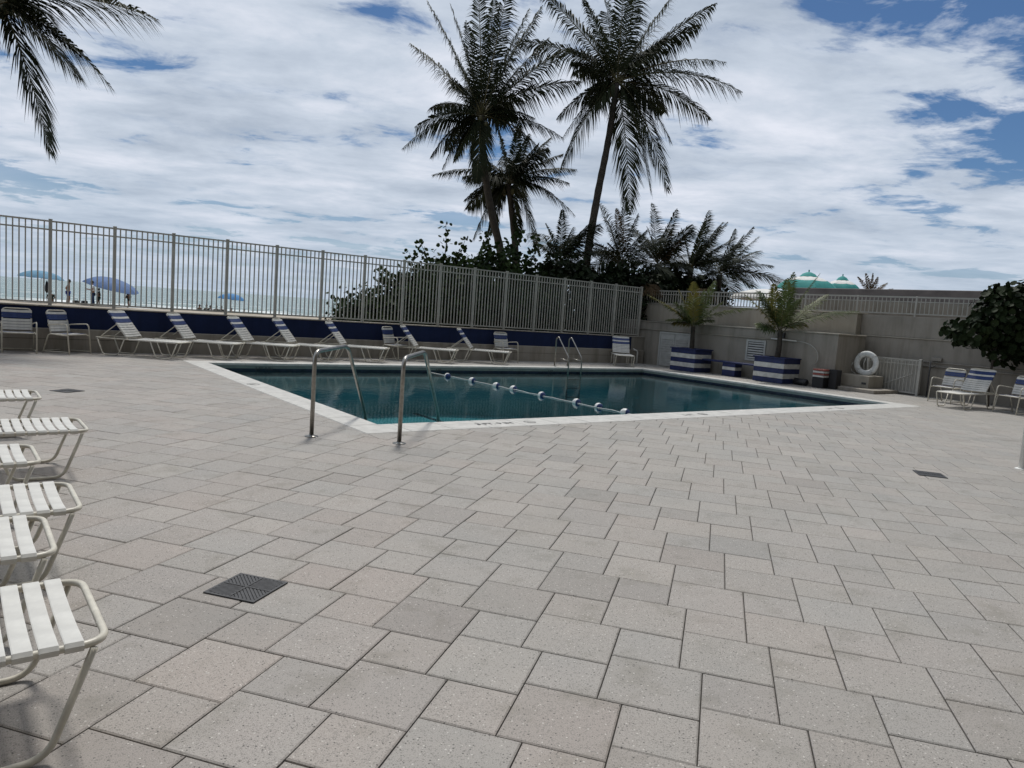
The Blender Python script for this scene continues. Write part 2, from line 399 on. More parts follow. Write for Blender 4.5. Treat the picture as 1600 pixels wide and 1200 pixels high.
def paver_geo(poly):
    c = sum((p for p in poly), Vector((0,0)))/len(poly); gap = .0028; ch = .006
    dz = rng.uniform(-.0016,.0016); tx, ty = rng.uniform(-.004,.004), rng.uniform(-.004,.004)
    def inset(d):
        out = []
        for i in range(len(poly)):
            p = poly[i]; a = (poly[i-1]-p); b2 = (poly[(i+1)%len(poly)]-p)
            if a.length < 1e-6 or b2.length < 1e-6: out.append(p); continue
            a.normalize(); b2.normalize(); bis = a+b2; sn = abs(a.x*b2.y-a.y*b2.x)
            out.append(p+bis*(d/max(sn,.35)))
        return out
    r0 = inset(gap); r1 = inset(gap+ch); n = len(poly); vs = []
    def z(p, b): return b+dz+(p.x-c.x)*tx*.5+(p.y-c.y)*ty*.5
    for p in r0: vs.append((p.x,p.y,-.03))
    for p in r0: vs.append((p.x,p.y,z(p,-.004)))
    for p in r1: vs.append((p.x,p.y,z(p,0)))
    fs = [tuple(range(2*n,3*n))]
    for k in range(n):
        l = (k+1) % n; fs += [(k,l,n+l,n+k),(n+k,n+l,2*n+l,2*n+k)]
    t = rng.choice(PAL); k = rng.gauss(.915, .032)
    if rng.random() < .05: k *= .88
    pinkish = max(0, min(1, (2.5-c.x)/6))*rng.uniform(.2,1)
    col = (t[0]*k*(1+.012*pinkish), t[1]*k*(1-.035*pinkish), t[2]*k*(1-.045*pinkish), 1)
    return vs, fs, col
scored = []
for pt, big in polys:
    c = sum((p for p in pt), Vector((0,0)))/len(pt); q = proj((c.x,c.y,0)); sc = 0
    if q and -30 < q[0] < 1630 and 480 < q[1] < 1240: sc = area(pt)/q[2]**3
    scored.append((sc, pt))
scored.sort(key=lambda e: -e[0])
rest = MB(); rt = []
for i, (sc, pt) in enumerate(scored):
    vs, fs, col = paver_geo(pt)
    if i < 300: MB().add(vs, fs).build('paver', 'paver', deck, [col]*len(fs))
    else: rest.add(vs, fs); rt += [col]*len(fs)
ro = rest.build('paver_field', 'paver', deck, rt); tag(ro, kind='stuff')

# floor drains
def drain(x, y, label):
    e = empty('floor_drain', (x,y,0.0015), th, label, 'drain', 'square drain grates in the deck')
    s = .15; MB().box(-s,s,-s,s,0,.002).build('dark_backing', 'black', e)  # flat black plate stands in for the dark pit under the grate
    f = MB(); w = .014
    f.box(-s,s,-s,-s+w,.002,.0065); f.box(-s,s,s-w,s,.002,.0065); f.box(-s,-s+w,-s+w,s-w,.002,.0065); f.box(s-w,s,-s+w,s-w,.002,.0065)
    f.build('rim', 'iron', e)
    gm = MB(); L = s-w
    for q in range(4):
        ca, sa = math.cos(q*math.pi/2), math.sin(q*math.pi/2)
        for k in range(-5,6):
            o_ = k*.0235; t0 = max(0, o_); x0_, y0_ = t0, t0-o_; t1 = min(L, L+o_); x1_, y1_ = t1, t1-o_
            if t1-t0 < .012: continue
            d_ = .0042
            vs = [(x0_-d_,y0_+d_),(x0_+d_,y0_-d_),(x1_+d_,y1_-d_),(x1_-d_,y1_+d_)]
            vs = [(x*ca-y*sa, x*sa+y*ca) for x, y in vs]
            gm.add([(x,y,.0025) for x, y in vs]+[(x,y,.0062) for x, y in vs], [(4,5,6,7),(0,1,5,4),(1,2,6,5),(2,3,7,6),(3,0,4,7)])
    gm.box(-s+w,s-w,-.004,.004,.0035,.0085); gm.box(-.004,.004,-s+w,s-w,.0037,.0087)
    gm.build('grate', 'iron', e)
drain(-2.60,-3.855,'black square drain grate in the pavers before the row of white lounge feet')
drain(5.24,-3.96,'dark drain grate in the pavers by the white post')
drain(-2.62,4.18,'drain grate in the pavers out from the two armchairs at the wall')

# ------------------------------------------------------------------ swimming pool
WZ = -.16; FLZ = -1.25; DEEP = -1.75
pool = empty('swimming_pool', (0,0,0), 0, 'rectangular swimming pool with pale coping and dark waterline tile set in the deck', 'swimming pool')
sh = MB()
fx = 5.6
sh.add([(IX0,IY0,FLZ),(fx,IY0,FLZ),(fx,IY1,FLZ),(IX0,IY1,FLZ)], [(0,1,2,3)])
sh.add([(fx,IY0,FLZ),(IX1,IY0,DEEP),(IX1,IY1,DEEP),(fx,IY1,FLZ)], [(0,1,2,3)])
def ringwall(mb, z0, z1, off=0):
    x0,x1,y0,y1 = IX0-off, IX1+off, IY0-off, IY1+off
    for a, b2 in (((x0,y0),(x1,y0)),((x1,y0),(x1,y1)),((x1,y1),(x0,y1)),((x0,y1),(x0,y0))):
        mb.add([(*a,z0),(*b2,z0),(*b2,z1),(*a,z1)], [(3,2,1,0)])
ringwall(sh, -1.8, -.30); sh.build('basin', 'plaster', pool)
tl = MB(); ringwall(tl, -.30, -.115, .001); tl.build('waterline_tile', 'tile', pool)
MB().box(fx-.12, fx+.03, IY0+.01, IY1-.01, FLZ+.002, FLZ+.006).build('depth_line', 'line', pool)
# steps in the near corner
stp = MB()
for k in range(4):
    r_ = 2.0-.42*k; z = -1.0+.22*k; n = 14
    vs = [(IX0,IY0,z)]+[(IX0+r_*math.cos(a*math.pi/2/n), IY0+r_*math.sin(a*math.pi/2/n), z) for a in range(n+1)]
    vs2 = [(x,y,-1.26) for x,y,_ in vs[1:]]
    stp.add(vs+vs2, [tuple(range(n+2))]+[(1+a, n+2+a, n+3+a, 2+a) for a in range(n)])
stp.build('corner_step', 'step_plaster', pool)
# coping stones with a dropped lip
def copes(x0, x1, y0, y1, along, n):
    for k in range(n):
        a = k/n; b2 = (k+1)/n; gp = .002
        jz = rng.uniform(-.001,.001)
        if along == 'x': MB().bbox(x0+(x1-x0)*a+gp, x0+(x1-x0)*b2-gp, y0, y1, -.05+jz, .004+jz, .008).build('coping_stone', 'coping', pool)
        else: MB().bbox(x0, x1, y0+(y1-y0)*a+gp, y0+(y1-y0)*b2-gp, -.05+jz, .004+jz, .008).build('coping_stone', 'coping', pool)
copes(PX0, PX1, PY0, IY0-.002, 'x', 24); copes(PX0, PX1, IY1+.002, PY1, 'x', 24)
copes(PX0, IX0-.002, IY0, IY1, 'y', 13); copes(IX1+.002, PX1, IY0, IY1, 'y', 13)
lip = MB(); ringwall(lip, -.115, -.052, -.004); lip.build('lip', 'pool_face', pool)
wt = MB(); wt.add([(IX0,IY0,WZ),(IX1,IY0,WZ),(IX1,IY1,WZ),(IX0,IY1,WZ)], [(0,1,2,3)])
tag(wt.build('water', 'water'), kind='structure')
# depth markings
def text(s, size, loc, rot, mt, name='marking'):
    cu = bpy.data.curves.new(name, 'FONT'); cu.body = s; cu.size = size; cu.align_x = 'LEFT'; cu.extrude = .0004; cu.offset = size*.018
    o = bpy.data.objects.new(name+'_tmp', cu); COL.objects.link(o)
    dg = bpy.context.evaluated_depsgraph_get(); me = bpy.data.meshes.new_from_object(o.evaluated_get(dg))
    bpy.data.objects.remove(o); me.materials.clear(); me.materials.append(M[mt])
    return obj(name, me, pool, loc, rot)
def nodive(x, y, r_, rz):
    b_ = MB(); n = 20
    b_.tube([(r_*math.cos(2*math.pi*k/n), r_*math.sin(2*math.pi*k/n), 0) for k in range(n)], .008, 4, True)
    b_.tube([(-r_*.7,r_*.7,0),(r_*.7,-r_*.7,0)], .008, 4); b_.tube([(-r_*.6,-r_*.1,0),(0,r_*.15,0),(r_*.35,-r_*.35,0)], .009, 4)
    b_.tube([(-r_*.7,-r_*.55,0),(-r_*.2,-r_*.4,0),(r_*.2,-r_*.6,0),(r_*.7,-r_*.45,0)], .007, 4)
    for v_i, p in enumerate(b_.v): b_.v[v_i] = (p[0], p[1], p[2]*.06)
    o = b_.build('no_diving_mark', 'greyink', pool); o.location = (x,y,.006); o.rotation_euler = (0,0,rz)
text('3 FT. 9 IN', .15, (1.72,.30,.0065), (0,0,0), 'ink'); nodive(2.66,.36,.085,0)
text('5 FT', .15, (6.02,.30,.0065), (0,0,0), 'greyink'); nodive(6.55,.36,.085,0)
text('6 FT', .15, (10.60,.28,.0065), (0,0,0), 'greyink'); nodive(11.14,.34,.085,0)
nodive(.17,4.85,.10,-math.pi/2)
text('3 FT 9 IN', .10, (1.42,IY1-.006,-.148), (math.pi/2,0,0), 'ink'); text('4 FT', .10, (6.12,IY1-.006,-.148), (math.pi/2,0,0), 'ink')
text('5 FT', .10, (10.0,IY1-.006,-.148), (math.pi/2,0,0), 'ink'); text('5 FT', .10, (IX1-.006,4.90,-.148), (math.pi/2,0,-math.pi/2), 'ink')

# corner handrails
def handrail(base, bend, end, label):
    e = empty('handrail', (base[0],base[1],0), 0, label, 'handrail', 'steel handrails at the pool corner')
    b0 = Vector((0,0,0)); d = Vector((bend[0]-base[0], bend[1]-base[1], 0)); en = Vector((end[0]-base[0], end[1]-base[1], -.05))
    p = [(0,0,.006),(0,0,.955),(d.x,d.y,.985),(en.x,en.y,en.z),(en.x+.02,en.y+.02,-.85)]
    MB().tube(fillet(p, .13, 7), .024, 14).build('rail', 'steel', e)
    MB().lathe([(.001,.022),(.03,.022),(.034,.014),(.07,.010),(.075,.004),(.075,0)], 20).build('base_flange', 'steel', e)
handrail((-.68,.10),(.02,.80),(.70,1.58),'curved steel handrail standing on the pavers beside the left coping')
handrail((.08,-.54),(.74,.14),(1.75,1.36),'curved steel handrail at the pool corner on the side of the painted depth marking')
# ladder on the far side
e = empty('pool_ladder', (10.9,9.15,0), 0, 'steel pool ladder with two looped rails at the far coping', 'ladder')
for sx_ in (-.26,.26):
    p = [(sx_,.02,.006),(sx_,.02,.86),(sx_,-.08,.90),(sx_,-.62,.30),(sx_,-.62,-1.0)]
    MB().tube(fillet(p, .10, 6), .02, 10).build('rail', 'steel', e)
    MB().lathe([(.001,.02),(.03,.02),(.06,.006),(.06,0)], 14, (sx_,.02,0)).build('base_flange', 'steel', e)
MB().tube([(-.26,.02,.28),(-.26,-.62,.22)], .012, 8).build('brace', 'steel', e); MB().tube([(.26,.02,.28),(.26,-.62,.22)], .012, 8).build('brace', 'steel', e)
for k in range(3): MB().bbox(-.25,.25,-.68,-.57,-.35-.27*k,-.32-.27*k,.006).build('tread', 'steel', e)
# float line
e = empty('float_line', (5.9,0,WZ), 0, 'rope of white and blue floats stretched across the pool', 'float line')
pts = [(rng.uniform(-.03,.03), IY0+.02+k*.25, .01+rng.uniform(-.006,.006)) for k in range(int((IY1-IY0)/.25)+1)]
MB().tube(pts, .009, 6).build('rope', 'rope', e)
fp = [(r_, h) for r_, h in ((.012,-.085),(.05,-.075),(.072,-.04),(.078,0),(.072,.04),(.05,.075),(.012,.085))]
for yy, dx in ((7.58,-.1),(6.63,0),(5.64,0),(5.06,.05),(4.01,0),(2.95,.03),(2.34,.05),(1.62,.03)):
    f = empty('float', (dx, yy, .015)); f.parent = e; f.rotation_euler = (0,0,rng.uniform(-.5,.5))
    w_ = MB().lathe(fp[2:], 16, ax='Y'); b_ = MB().lathe(fp[:3], 16, ax='Y')
    w_.build('white_shell', 'white', f); b_.build('blue_shell', 'strap_b', f)

# ------------------------------------------------------------------ wall and tall fence on the sea side
wl = empty('boundary_wall', (0,WALL_Y,0), 0, 'low wall with a navy painted band and a beige ledge below it', 'wall')
MB().bbox(-11,16.3,0,.35,-.25,.50,.012).build('ledge', 'low_wall', wl)
MB().box(-11,15.7,.10,.40,.50,.957).build('navy_band', 'blue_wall', wl)
MB().box(15.7,16.4,.102,.40,.50,.957).build('end_panel', 'wall', wl)
MB().bbox(-11,16.4,.08,.46,.957,.985,.008).build('cap', 'low_wall', wl)
MB().box(-11,16.2,-.004,.02,.27,.277).build('joint', 'grout', wl)
fe = empty('fence', (0,WALL_Y+.25,.985), 0, 'tall cream picket fence standing on the low wall by the beach', 'fence')
sp = 1.2235; fx0 = -2.285-sp*7; fxs = [fx0+sp*k for k in range(22)]+[16.17]; FH = 1.82
pm = MB().bbox(-.032,.032,-.032,.032,-.03,FH,.004).mesh('post', 'fence'); cm = MB().bbox(-.037,.037,-.037,.037,FH,FH+.02,.004).mesh('post_cap', 'fence')
km = MB().box(-.0125,.0125,-.0125,.0125,.075,FH-.01).mesh('picket', 'fence')
for x in fxs:
    obj('post', pm, fe, (x,0,0)); obj('post_cap', cm, fe, (x,0,0))
for a, b2 in zip(fxs, fxs[1:]):
    for k in range(1,11): obj('picket', km, fe, (a+(b2-a)*k/11, 0, 0))
for z0, z1 in ((.05,.085),(FH-.22,FH-.19),(FH-.045,FH-.012)): MB().box(fxs[0],fxs[-1]+.0,-.019,.019,z0,z1).build('rail', 'fence', fe)
fk = MB()
e = empty('drain_pipe', (15.9,WALL_Y-.06,0), 0, 'white pipe elbow at the end of the low wall', 'pipe')
MB().tube(fillet([(0,0,0),(0,0,.46),(-.22,0,.52)], .08), .03, 10).build('pipe', 'white', e)

# ------------------------------------------------------------------ right-hand terrace walls
tw = empty('terrace_wall', (16.4,3.4,0), 0, 'beige stucco wall with a louvred door and vent behind the planters', 'wall')
MB().bbox(0,1.58,0,9.8,-.25,1.56,.01).build('lower_wall', 'wall', tw)
MB().bbox(-.03,1.58,-.03,9.8,1.56,1.61,.012).build('ledge', 'wall_hi', tw)
up_ = empty('upper_wall', (18.0,3.75,0), 0, 'cream upper terrace wall carrying the long railing', 'wall')
MB().bbox(0,.6,0,11.8,-.25,2.25,.012).build('wall_face', 'wall_hi', up_)
MB().bbox(-.02,.6,-.02,11.8,2.25,2.29,.01).build('coping', 'wall_hi', up_)
def louvre(y0, y1, z0, z1, leaves, name):
    d = empty(name, (0,0,0)); d.parent = tw; t = .06
    f = MB(); f.box(-.035,.01,y0,y0+t,z0,z1); f.box(-.035,.01,y1-t,y1,z0,z1); f.box(-.036,.01,y0+t,y1-t,z1-t,z1)
    if z0 > .1: f.box(-.036,.01,y0+t,y1-t,z0,z0+t)
    f.build('frame', 'shutter', d)
    if leaves == 0:
        MB().box(-.004,.0,y0+t,y1-t,z0+t,z1-t).build('backing', 'iron', d)  # black sheet supplies the shade in the gaps between slats
        k = 0; z = z0+t+.02
        sl = MB().add([(-.03,0,0),(-.03,y1-y0-2*t,0),(-.006,y1-y0-2*t,.045),(-.006,0,.045),(-.026,0,-.004),(-.026,y1-y0-2*t,-.004),(-.002,y1-y0-2*t,.041),(-.002,0,.041)], [(0,1,2,3),(7,6,5,4),(0,4,5,1),(3,2,6,7)]).mesh('slat', 'shutter')
        while z < z1-t-.03: obj('slat', sl, d, (0,y0+t,z)); z += .078
    else:
        wd = (y1-y0-2*t)/leaves
        for k in range(leaves):
            a = y0+t+k*wd+.008; b2 = a+wd-.016
            MB().bbox(-.022,.0,a,b2,z0+.02,z1-t-.005,.004).build('door_leaf', 'shutter', d)
            sl = MB().bbox(-.040,-.022,a+.06,b2-.06,0,.040,.004).mesh('slat', 'shutter'); z = z0+.12
            while z < z1-t-.14: obj('slat', sl, d, (0,0,z)); z += .085
M['shutter'] = simple('shutter_paint', (.42,.425,.41), .6, .10, 6)
louvre(5.3,6.72,.0,1.24,2,'shutter_door'); louvre(2.33,3.04,.55,1.22,0,'vent')
MB().tube([(-.03,1.35,1.285),(-.03,8.6,1.285)], .018, 8).build('conduit', 'wall_hi', tw)
for y in (1.7,5.2): MB().bbox(-.06,-.01,y,y+.08,1.36,1.52,.006).build('wall_box', 'iron', tw)
MB().bbox(-.10,.0,8.60,8.74,2.08,2.18,.01).build('camera_housing', 'iron', up_)
MB().tube([(-.02,6.5,1.60),(-.02,7.7,1.60)], .012, 6).build('cable', 'iron', tw)
bw = empty('rear_wall', (18.25,-7,0), 0, 'plain beige wall behind the gate and the shrub tree', 'wall')
MB().bbox(0,.3,0,10.74,-.25,1.60,.01).build('lower_wall', 'wall', bw)
MB().bbox(-.03,.3,0,10.74,1.60,1.64,.01).build('ledge', 'wall_hi', bw)
MB().bbox(.02,.3,0,10.74,1.64,2.25,.01).build('upper_wall', 'wall', bw)
for z in (.86,.98): MB().tube([(-.04,0,z),(-.04,9.0,z)], .02, 8).build('pipe', 'wall', bw)
MB().bbox(-.10,-.01,8.28,8.55,1.02,1.12,.01).build('junction_box', 'wall', bw)
# terrace railing
tr_ = empty('terrace_railing', (18.4,-6.5,2.24), 0, 'long low cream railing along the top of the terrace wall', 'railing')
L = 20.8; pk = MB().box(-.011,.011,-.011,.011,.10,.55).mesh('picket', 'fence'); n = int(L/.125)
for k in range(n):
    if k % 14 == 0: MB().bbox(-.025,.025,k*.125-.025,k*.125+.025,0,.60,.004).build('post', 'fence', tr_)
    else: obj('picket', pk, tr_, (0,k*.125,0))
for z0, z1 in ((.075,.105),(.43,.455),(.555,.60)): MB().box(-.02,.02,0,L,z0,z1).build('rail', 'fence', tr_)
MB().box(.4,.46,0,L-8,0,.44).build('back_panel', 'wall', tr_)
# low building behind
nb = empty('roof_building', (22.5,-6,0), 0, 'low grey building with a flat parapet behind the terrace railing', 'building')
MB().bbox(0,7,6.5,15.0,0,3.32,.02).build('dark_parapet', 'grey_wall', nb); MB().bbox(.05,7,-4,6.5,0,3.30,.02).build('pale_parapet', 'grey_wall2', nb)
MB().lathe([(.03,3.30),(.03,3.38),(.06,3.40),(.05,3.46),(.001,3.47)], 10, (.3,3.3,0)).build('roof_vent', 'iron', nb)
# gate
gt = empty('gate', (17.75,1.65,0), 0, 'cream metal picket gate beside the life ring', 'gate')
gk = MB().box(-.012,.012,-.012,.012,.08,.98).mesh('picket', 'fence')
for k in range(26): obj('picket', gk, gt, (0,.10+k*.10,0))
for z0, z1 in ((.05,.09),(.86,.89),(.98,1.02)): MB().box(-.018,.018,.03,2.72,z0,z1).build('rail', 'fence', gt)
MB().bbox(-.035,.035,-.035,.035,0,1.04,.005).build('post', 'fence', gt); MB().bbox(-.03,.03,2.70,2.76,0,1.04,.005).build('post', 'fence', gt)
MB().tube([(-.03,.15,.62),(-.03,1.25,.10)], .012, 6).build('brace', 'fence', gt)
MB().bbox(.12,.16,.0,2.7,.06,.96,.004).build('back_panel', 'fence', gt)
e = empty('latch_post', (17.9,1.45,0), 0, 'dark latch post standing next to the gate', 'post')
MB().tube([(0,0,0),(0,0,1.0)], .022, 8).build('pole', 'iron', e); MB().tube([(0,0,.82),(-.02,-.16,.90)], .014, 6).build('handle', 'iron', e)
# sign on the gate
e = empty('rules_sign', (17.85,3.97,.62), 0, 'small white notice board hung on the gate', 'sign')
MB().bbox(-.012,0,-.12,.12,0,.27,.003).build('board', 'white', e)
for k in range(5): MB().box(-.0145,-.012,-.085,.085,.045+k*.043,.058+k*.043).build('printed_line', 'greyink', e)
# plinth and life ring
pl = empty('plinth', (17.2,2.25,0), 0, 'beige concrete box on a low slab beside the pool', 'plinth')
MB().bbox(-.9,.55,-.10,2.25,0,.10,.01).build('slab', 'low_wall', pl); MB().bbox(-.35,.5,.35,1.85,.10,.45,.015).build('box', 'wall_hi', pl)
MB().bbox(-.362,-.35,.42,.55,.20,.26,.003).build('vent_cover', 'iron', pl); MB().lathe([(.045,.1),(.045,.26),(.001,.27)], 12, (-.55,1.15,0)).build('stub_pipe', 'white', pl)
rg_ = empty('life_ring', (17.35,2.98,.79), 0, 'white ring buoy with rope hung above the concrete box', 'life ring')
rt_ = MB(); n1_, n2_ = 40, 14; vs = []; fs = []
for i in range(n1_):
    a = 2*math.pi*i/n1_
    for j in range(n2_):
        b2 = 2*math.pi*j/n2_; rr_ = .285+.085*math.cos(b2); vs.append((.055*math.sin(b2), rr_*math.cos(a), rr_*math.sin(a)))
for i in range(n1_):
    for j in range(n2_): fs.append((i*n2_+j, ((i+1)%n1_)*n2_+j, ((i+1)%n1_)*n2_+(j+1)%n2_, i*n2_+(j+1)%n2_))
rt_.add(vs, fs, 0, True); rt_.build('ring', 'ring', rg_)
for k in range(4):
    a = math.pi/4+k*math.pi/2; bm = MB()
    pts = [(.058*math.sin(q), (.285+.088*math.cos(q))*math.cos(a), (.285+.088*math.cos(q))*math.sin(a)) for q in [2*math.pi*i/14 for i in range(14)]]
    bm.tube(pts, .010, 6, True).build('band', 'rope', rg_)
MB().tube([(.0,.40,.0),(-.03,.44,-.14),(-.02,.40,-.26),(0,.28,-.33)], .010, 6).build('grab_rope', 'rope', rg_)
MB().tube([(.0,-.02,.20),(-.03,-.05,.02),(-.03,-.07,-.17)], .010, 6).build('hanging_rope', 'rope', rg_); MB().tube([(.0,.02,.20),(-.03,.06,.0),(-.03,.03,-.18)], .010, 6).build('hanging_rope', 'rope', rg_)
e = empty('ring_stand', (17.48,2.98,0), 0, 'thin post carrying the white life ring', 'post'); MB().tube([(0,0,0),(0,0,1.05)], .025, 8).build('pole', 'fence', e); MB().tube([(0,0,.99),(-.16,0,.99)], .012, 6).build('hook', 'fence', e)
# crate stack, bin bag box, curved hose
e = empty('crate_stack', (16.12,3.62,0), 0, 'dark stand topped with faded red and white trays by the gate', 'stand')
MB().bbox(-.2,.2,-.17,.17,0,.30,.01).build('cabinet', 'black', e)
for k, mt_ in enumerate(('white_board','red','white_board','red')): MB().bbox(-.2,.2,-.17,.17,.31+k*.062,.36+k*.062,.006).build('tray', mt_, e)
MB().bbox(.05,.32,-.42,-.19,0,.56,.01).build('side_bin', 'black', e)
e = empty('kick_roller', (16.05,4.22,.10), 0, 'black roll lying at the foot of the striped planter', 'roll')
MB().lathe([(.001,-.22),(.07,-.22),(.10,-.19),(.10,.19),(.07,.22),(.001,.22)], 18, ax='Y').build('roll', 'black', e); MB().lathe([(.101,-.14),(.104,-.13),(.104,-.11),(.101,-.10)], 18, ax='Y').build('strap', 'iron', e)
e = empty('shower_pipe', (16.33,4.64,1.29), 0, 'curved pipe and loose hose hanging on the stucco wall', 'pipe')
MB().tube([(0,.9,.02),(0,.02,0)], .022, 8).build('pipe', 'white', e)
cv = [(0,0,0),(-.03,-.28,-.02),(-.05,-.52,-.09),(-.06,-.70,-.25),(-.06,-.76,-.42),(-.05,-.72,-.56),(-.04,-.64,-.66)]
MB().tube(fillet(cv, .15, 4), .012, 8).build('hose', 'fence', e); MB().tube(fillet([(p[0]+.02,p[1]*.93+.0,p[2]-.02) for p in cv[2:]], .1, 4), .009, 6).build('hose', 'wall_hi', e)

# ------------------------------------------------------------------ planters and bench
def planter(x, y, sx_, sy_, label):
    e = empty('planter', (x,y,0), 0, label, 'planter', 'striped planters by the terrace wall')
    hx, hy = sx_/2, sy_/2; n = 5; hb = .148; t = .03
    for k in range(n):
        m_ = 'blue_board' if k % 2 == 0 else 'white_board'; z0 = k*hb+.003; z1 = (k+1)*hb-.001
        MB().bbox(-hx,hx,-hy,-hy+t,z0,z1,.004).build('board', m_, e); MB().bbox(-hx,hx,hy-t,hy,z0,z1,.004).build('board', m_, e)
        MB().bbox(-hx-.002,-hx+t,-hy+t,hy-t,z0,z1,.004).build('board', m_, e); MB().bbox(hx-t,hx+.002,-hy+t,hy-t,z0,z1,.004).build('board', m_, e)
    rim = MB(); o_ = .035
    rim.bbox(-hx-o_,hx+o_,-hy-o_,-hy+.04,n*hb,n*hb+.03,.004); rim.bbox(-hx-o_,hx+o_,hy-.04,hy+o_,n*hb,n*hb+.03,.004)
    rim.bbox(-hx-o_,-hx+.04,-hy+.042,hy-.042,n*hb,n*hb+.03,.004); rim.bbox(hx-.04,hx+o_,-hy+.042,hy-.042,n*hb,n*hb+.03,.004); rim.build('rim', 'blue_board', e)
    MB().box(-hx+t,hx-t,-hy+t,hy-t,.55,.68).build('soil', 'soil', e); return e
planter(15.82,8.17,.86,1.02,'striped blue and white planter box in front of the louvred double door')
planter(15.98,5.02,.86,1.02,'striped blue and white planter box next to the black roll')
e = empty('bench', (15.95,6.6,0), 0, 'blue plank bench on a striped pedestal between the planters', 'bench')
MB().bbox(-.2,.22,-1.05,1.05,.42,.47,.006).build('seat', 'blue_board', e)
pdl = [('blue_board',.003,.20),('white_board',.202,.30),('blue_board',.302,.418)]
for m_, z0, z1 in pdl: MB().bbox(-.17,.19,-.24,.24,z0,z1,.004).build('pedestal_board', m_, e)

# ------------------------------------------------------------------ lounge chairs
TR = .0135
def ribbon(w, depth, mt, name='strap', sag=.010):
    hw = w/2; prof = [(-hw+.004,-.018),(-hw-.012,-.010),(-hw-.015,.004),(-hw-.004,.0165),(-hw+.05,.013),(-hw*.5,.013-sag*.7),(0,.013-sag),(hw*.5,.013-sag*.7),(hw-.05,.013),(hw+.004,.0165),(hw+.015,.004),(hw+.012,-.010),(hw-.004,-.018)]
    b_ = MB(); d = depth/2; th_ = .003; n = len(prof); vs = []
    for y, z in prof:
        vs += [(-d,y,z),(-d+.004,y,z+.0015),(d-.004,y,z+.0015),(d,y,z)]
    for y, z in prof: vs += [(-d,y,z-th_),(d,y,z-th_)]
    fs = []
    for i in range(n-1):
        for k in range(3): fs.append((i*4+k, i*4+k+1, (i+1)*4+k+1, (i+1)*4+k))
        q = 4*n+i*2; fs += [(q, q+2, q+3, q+1), (i*4, (i+1)*4, q+2, q), (i*4+3, q+1, q+3, (i+1)*4+3)]
    b_.add(vs, fs); return b_.mesh(name, mt)
W = .60
SW, SBW, SBB = ribbon(W,.055,'strap_w'), ribbon(W-.03,.050,'strap_w'), ribbon(W-.03,.050,'strap_b')
SB_S = ribbon(.50,.055,'strap_b'); SW_S = ribbon(.50,.052,'strap_w')
SB_W = ribbon(W-.03,.10,'strap_b')
def make_chaise(ang=52):
    e = empty('chaise_lounge'); h = W/2; z = .37
    MB().tube(fillet([(-.72,0,z),(-.72,-h,z),(1.15,-h,z),(1.15,h,z),(-.72,h,z),(-.72,.002,z)], .09, 6), TR, 8).build('seat_frame', 'frame', e)
    for s_ in (-1,1):
        for x1, x2 in ((.52,1.11),(-.66,-.06)):
            y = s_*(h+.004); MB().tube(fillet([(x1,y,z-.012),(x1+.13,y,TR+.001),(x2-.13,y,TR+.001),(x2,y,z-.012)], .07, 5), TR*.95, 8).build('leg', 'frame', e)
    a = R(ang); bx, bz = -math.cos(a), math.sin(a); L_ = .74; hb = h-.015
    MB().tube(fillet([(0,-hb,z+.01),(bx*L_,-hb,z+.01+bz*L_),(bx*L_,hb,z+.01+bz*L_),(0,hb,z+.01)], .09, 6), TR*.95, 8).build('back_frame', 'frame', e)
    m_ = (bx*L_*.55, z+bz*L_*.55)
    MB().tube(fillet([(m_[0],-hb+.03,m_[1]),(-.62,-hb+.03,z+.02),(-.62,hb-.03,z+.02),(m_[0],hb-.03,m_[1])], .05, 4), TR*.8, 6).build('back_prop', 'frame', e)
    x = .08
    while x < 1.07: obj('strap', SW, e, (x,0,z)); x += .0695
    seq = [(.075,SBW),(.137,SBW),(.199,SBW),(.261,SBW),(.323,SBW),(.385,SBW),(.468,SB_W),(.546,SBW),(.624,SB_W),(.697,SBW)]
    for d, me in seq: obj('strap', me, e, (bx*d, 0, z+.01+bz*d), (0, a-math.pi+math.pi, 0) if False else (0, a, 0))
    return e
chaise0 = make_chaise()
chaise0_used = [False]
def put_chaise(x, y, deg, label, group):
    c = chaise0 if not chaise0_used[0] else copy_tree(chaise0)
    chaise0_used[0] = True; c.location = (x,y,0); c.rotation_euler = (0,0,R(deg)); tag(c, label, 'lounge chair', group)
ords = ['first','second','third','fourth','fifth','sixth','seventh']
for k, (hx, a) in enumerate(zip((-.77,.42,1.72,2.79,4.16,6.40,8.20), (-40,-38,-41,-40,-39,-40,-42))):
    put_chaise(hx, 10.10+(.12 if k in (1,5) else 0), a, ords[k]+' reclined blue and white chaise along the navy wall, counted from the pair of armchairs', 'chaises along the navy wall')
put_chaise(14.55,10.2,-128,'reclined chaise facing the pool between the ladder and the terrace wall','chaises along the navy wall')
put_chaise(16.15,-.33,176,'reclined blue and white chaise between two armchairs by the rear wall','chaises by the rear wall')
for fxx, vy in ((-3.41,-4.70),(-3.47,-3.73),(-3.30,-3.07),(-3.40,-1.90),(-3.0,-.80),(-3.18,1.06)):
    put_chaise(fxx-1.15, vy, rng.uniform(-1.5,1.5), 'white strap chaise standing in a row with its foot end over the open pavers', 'chaises with feet towards the open deck')
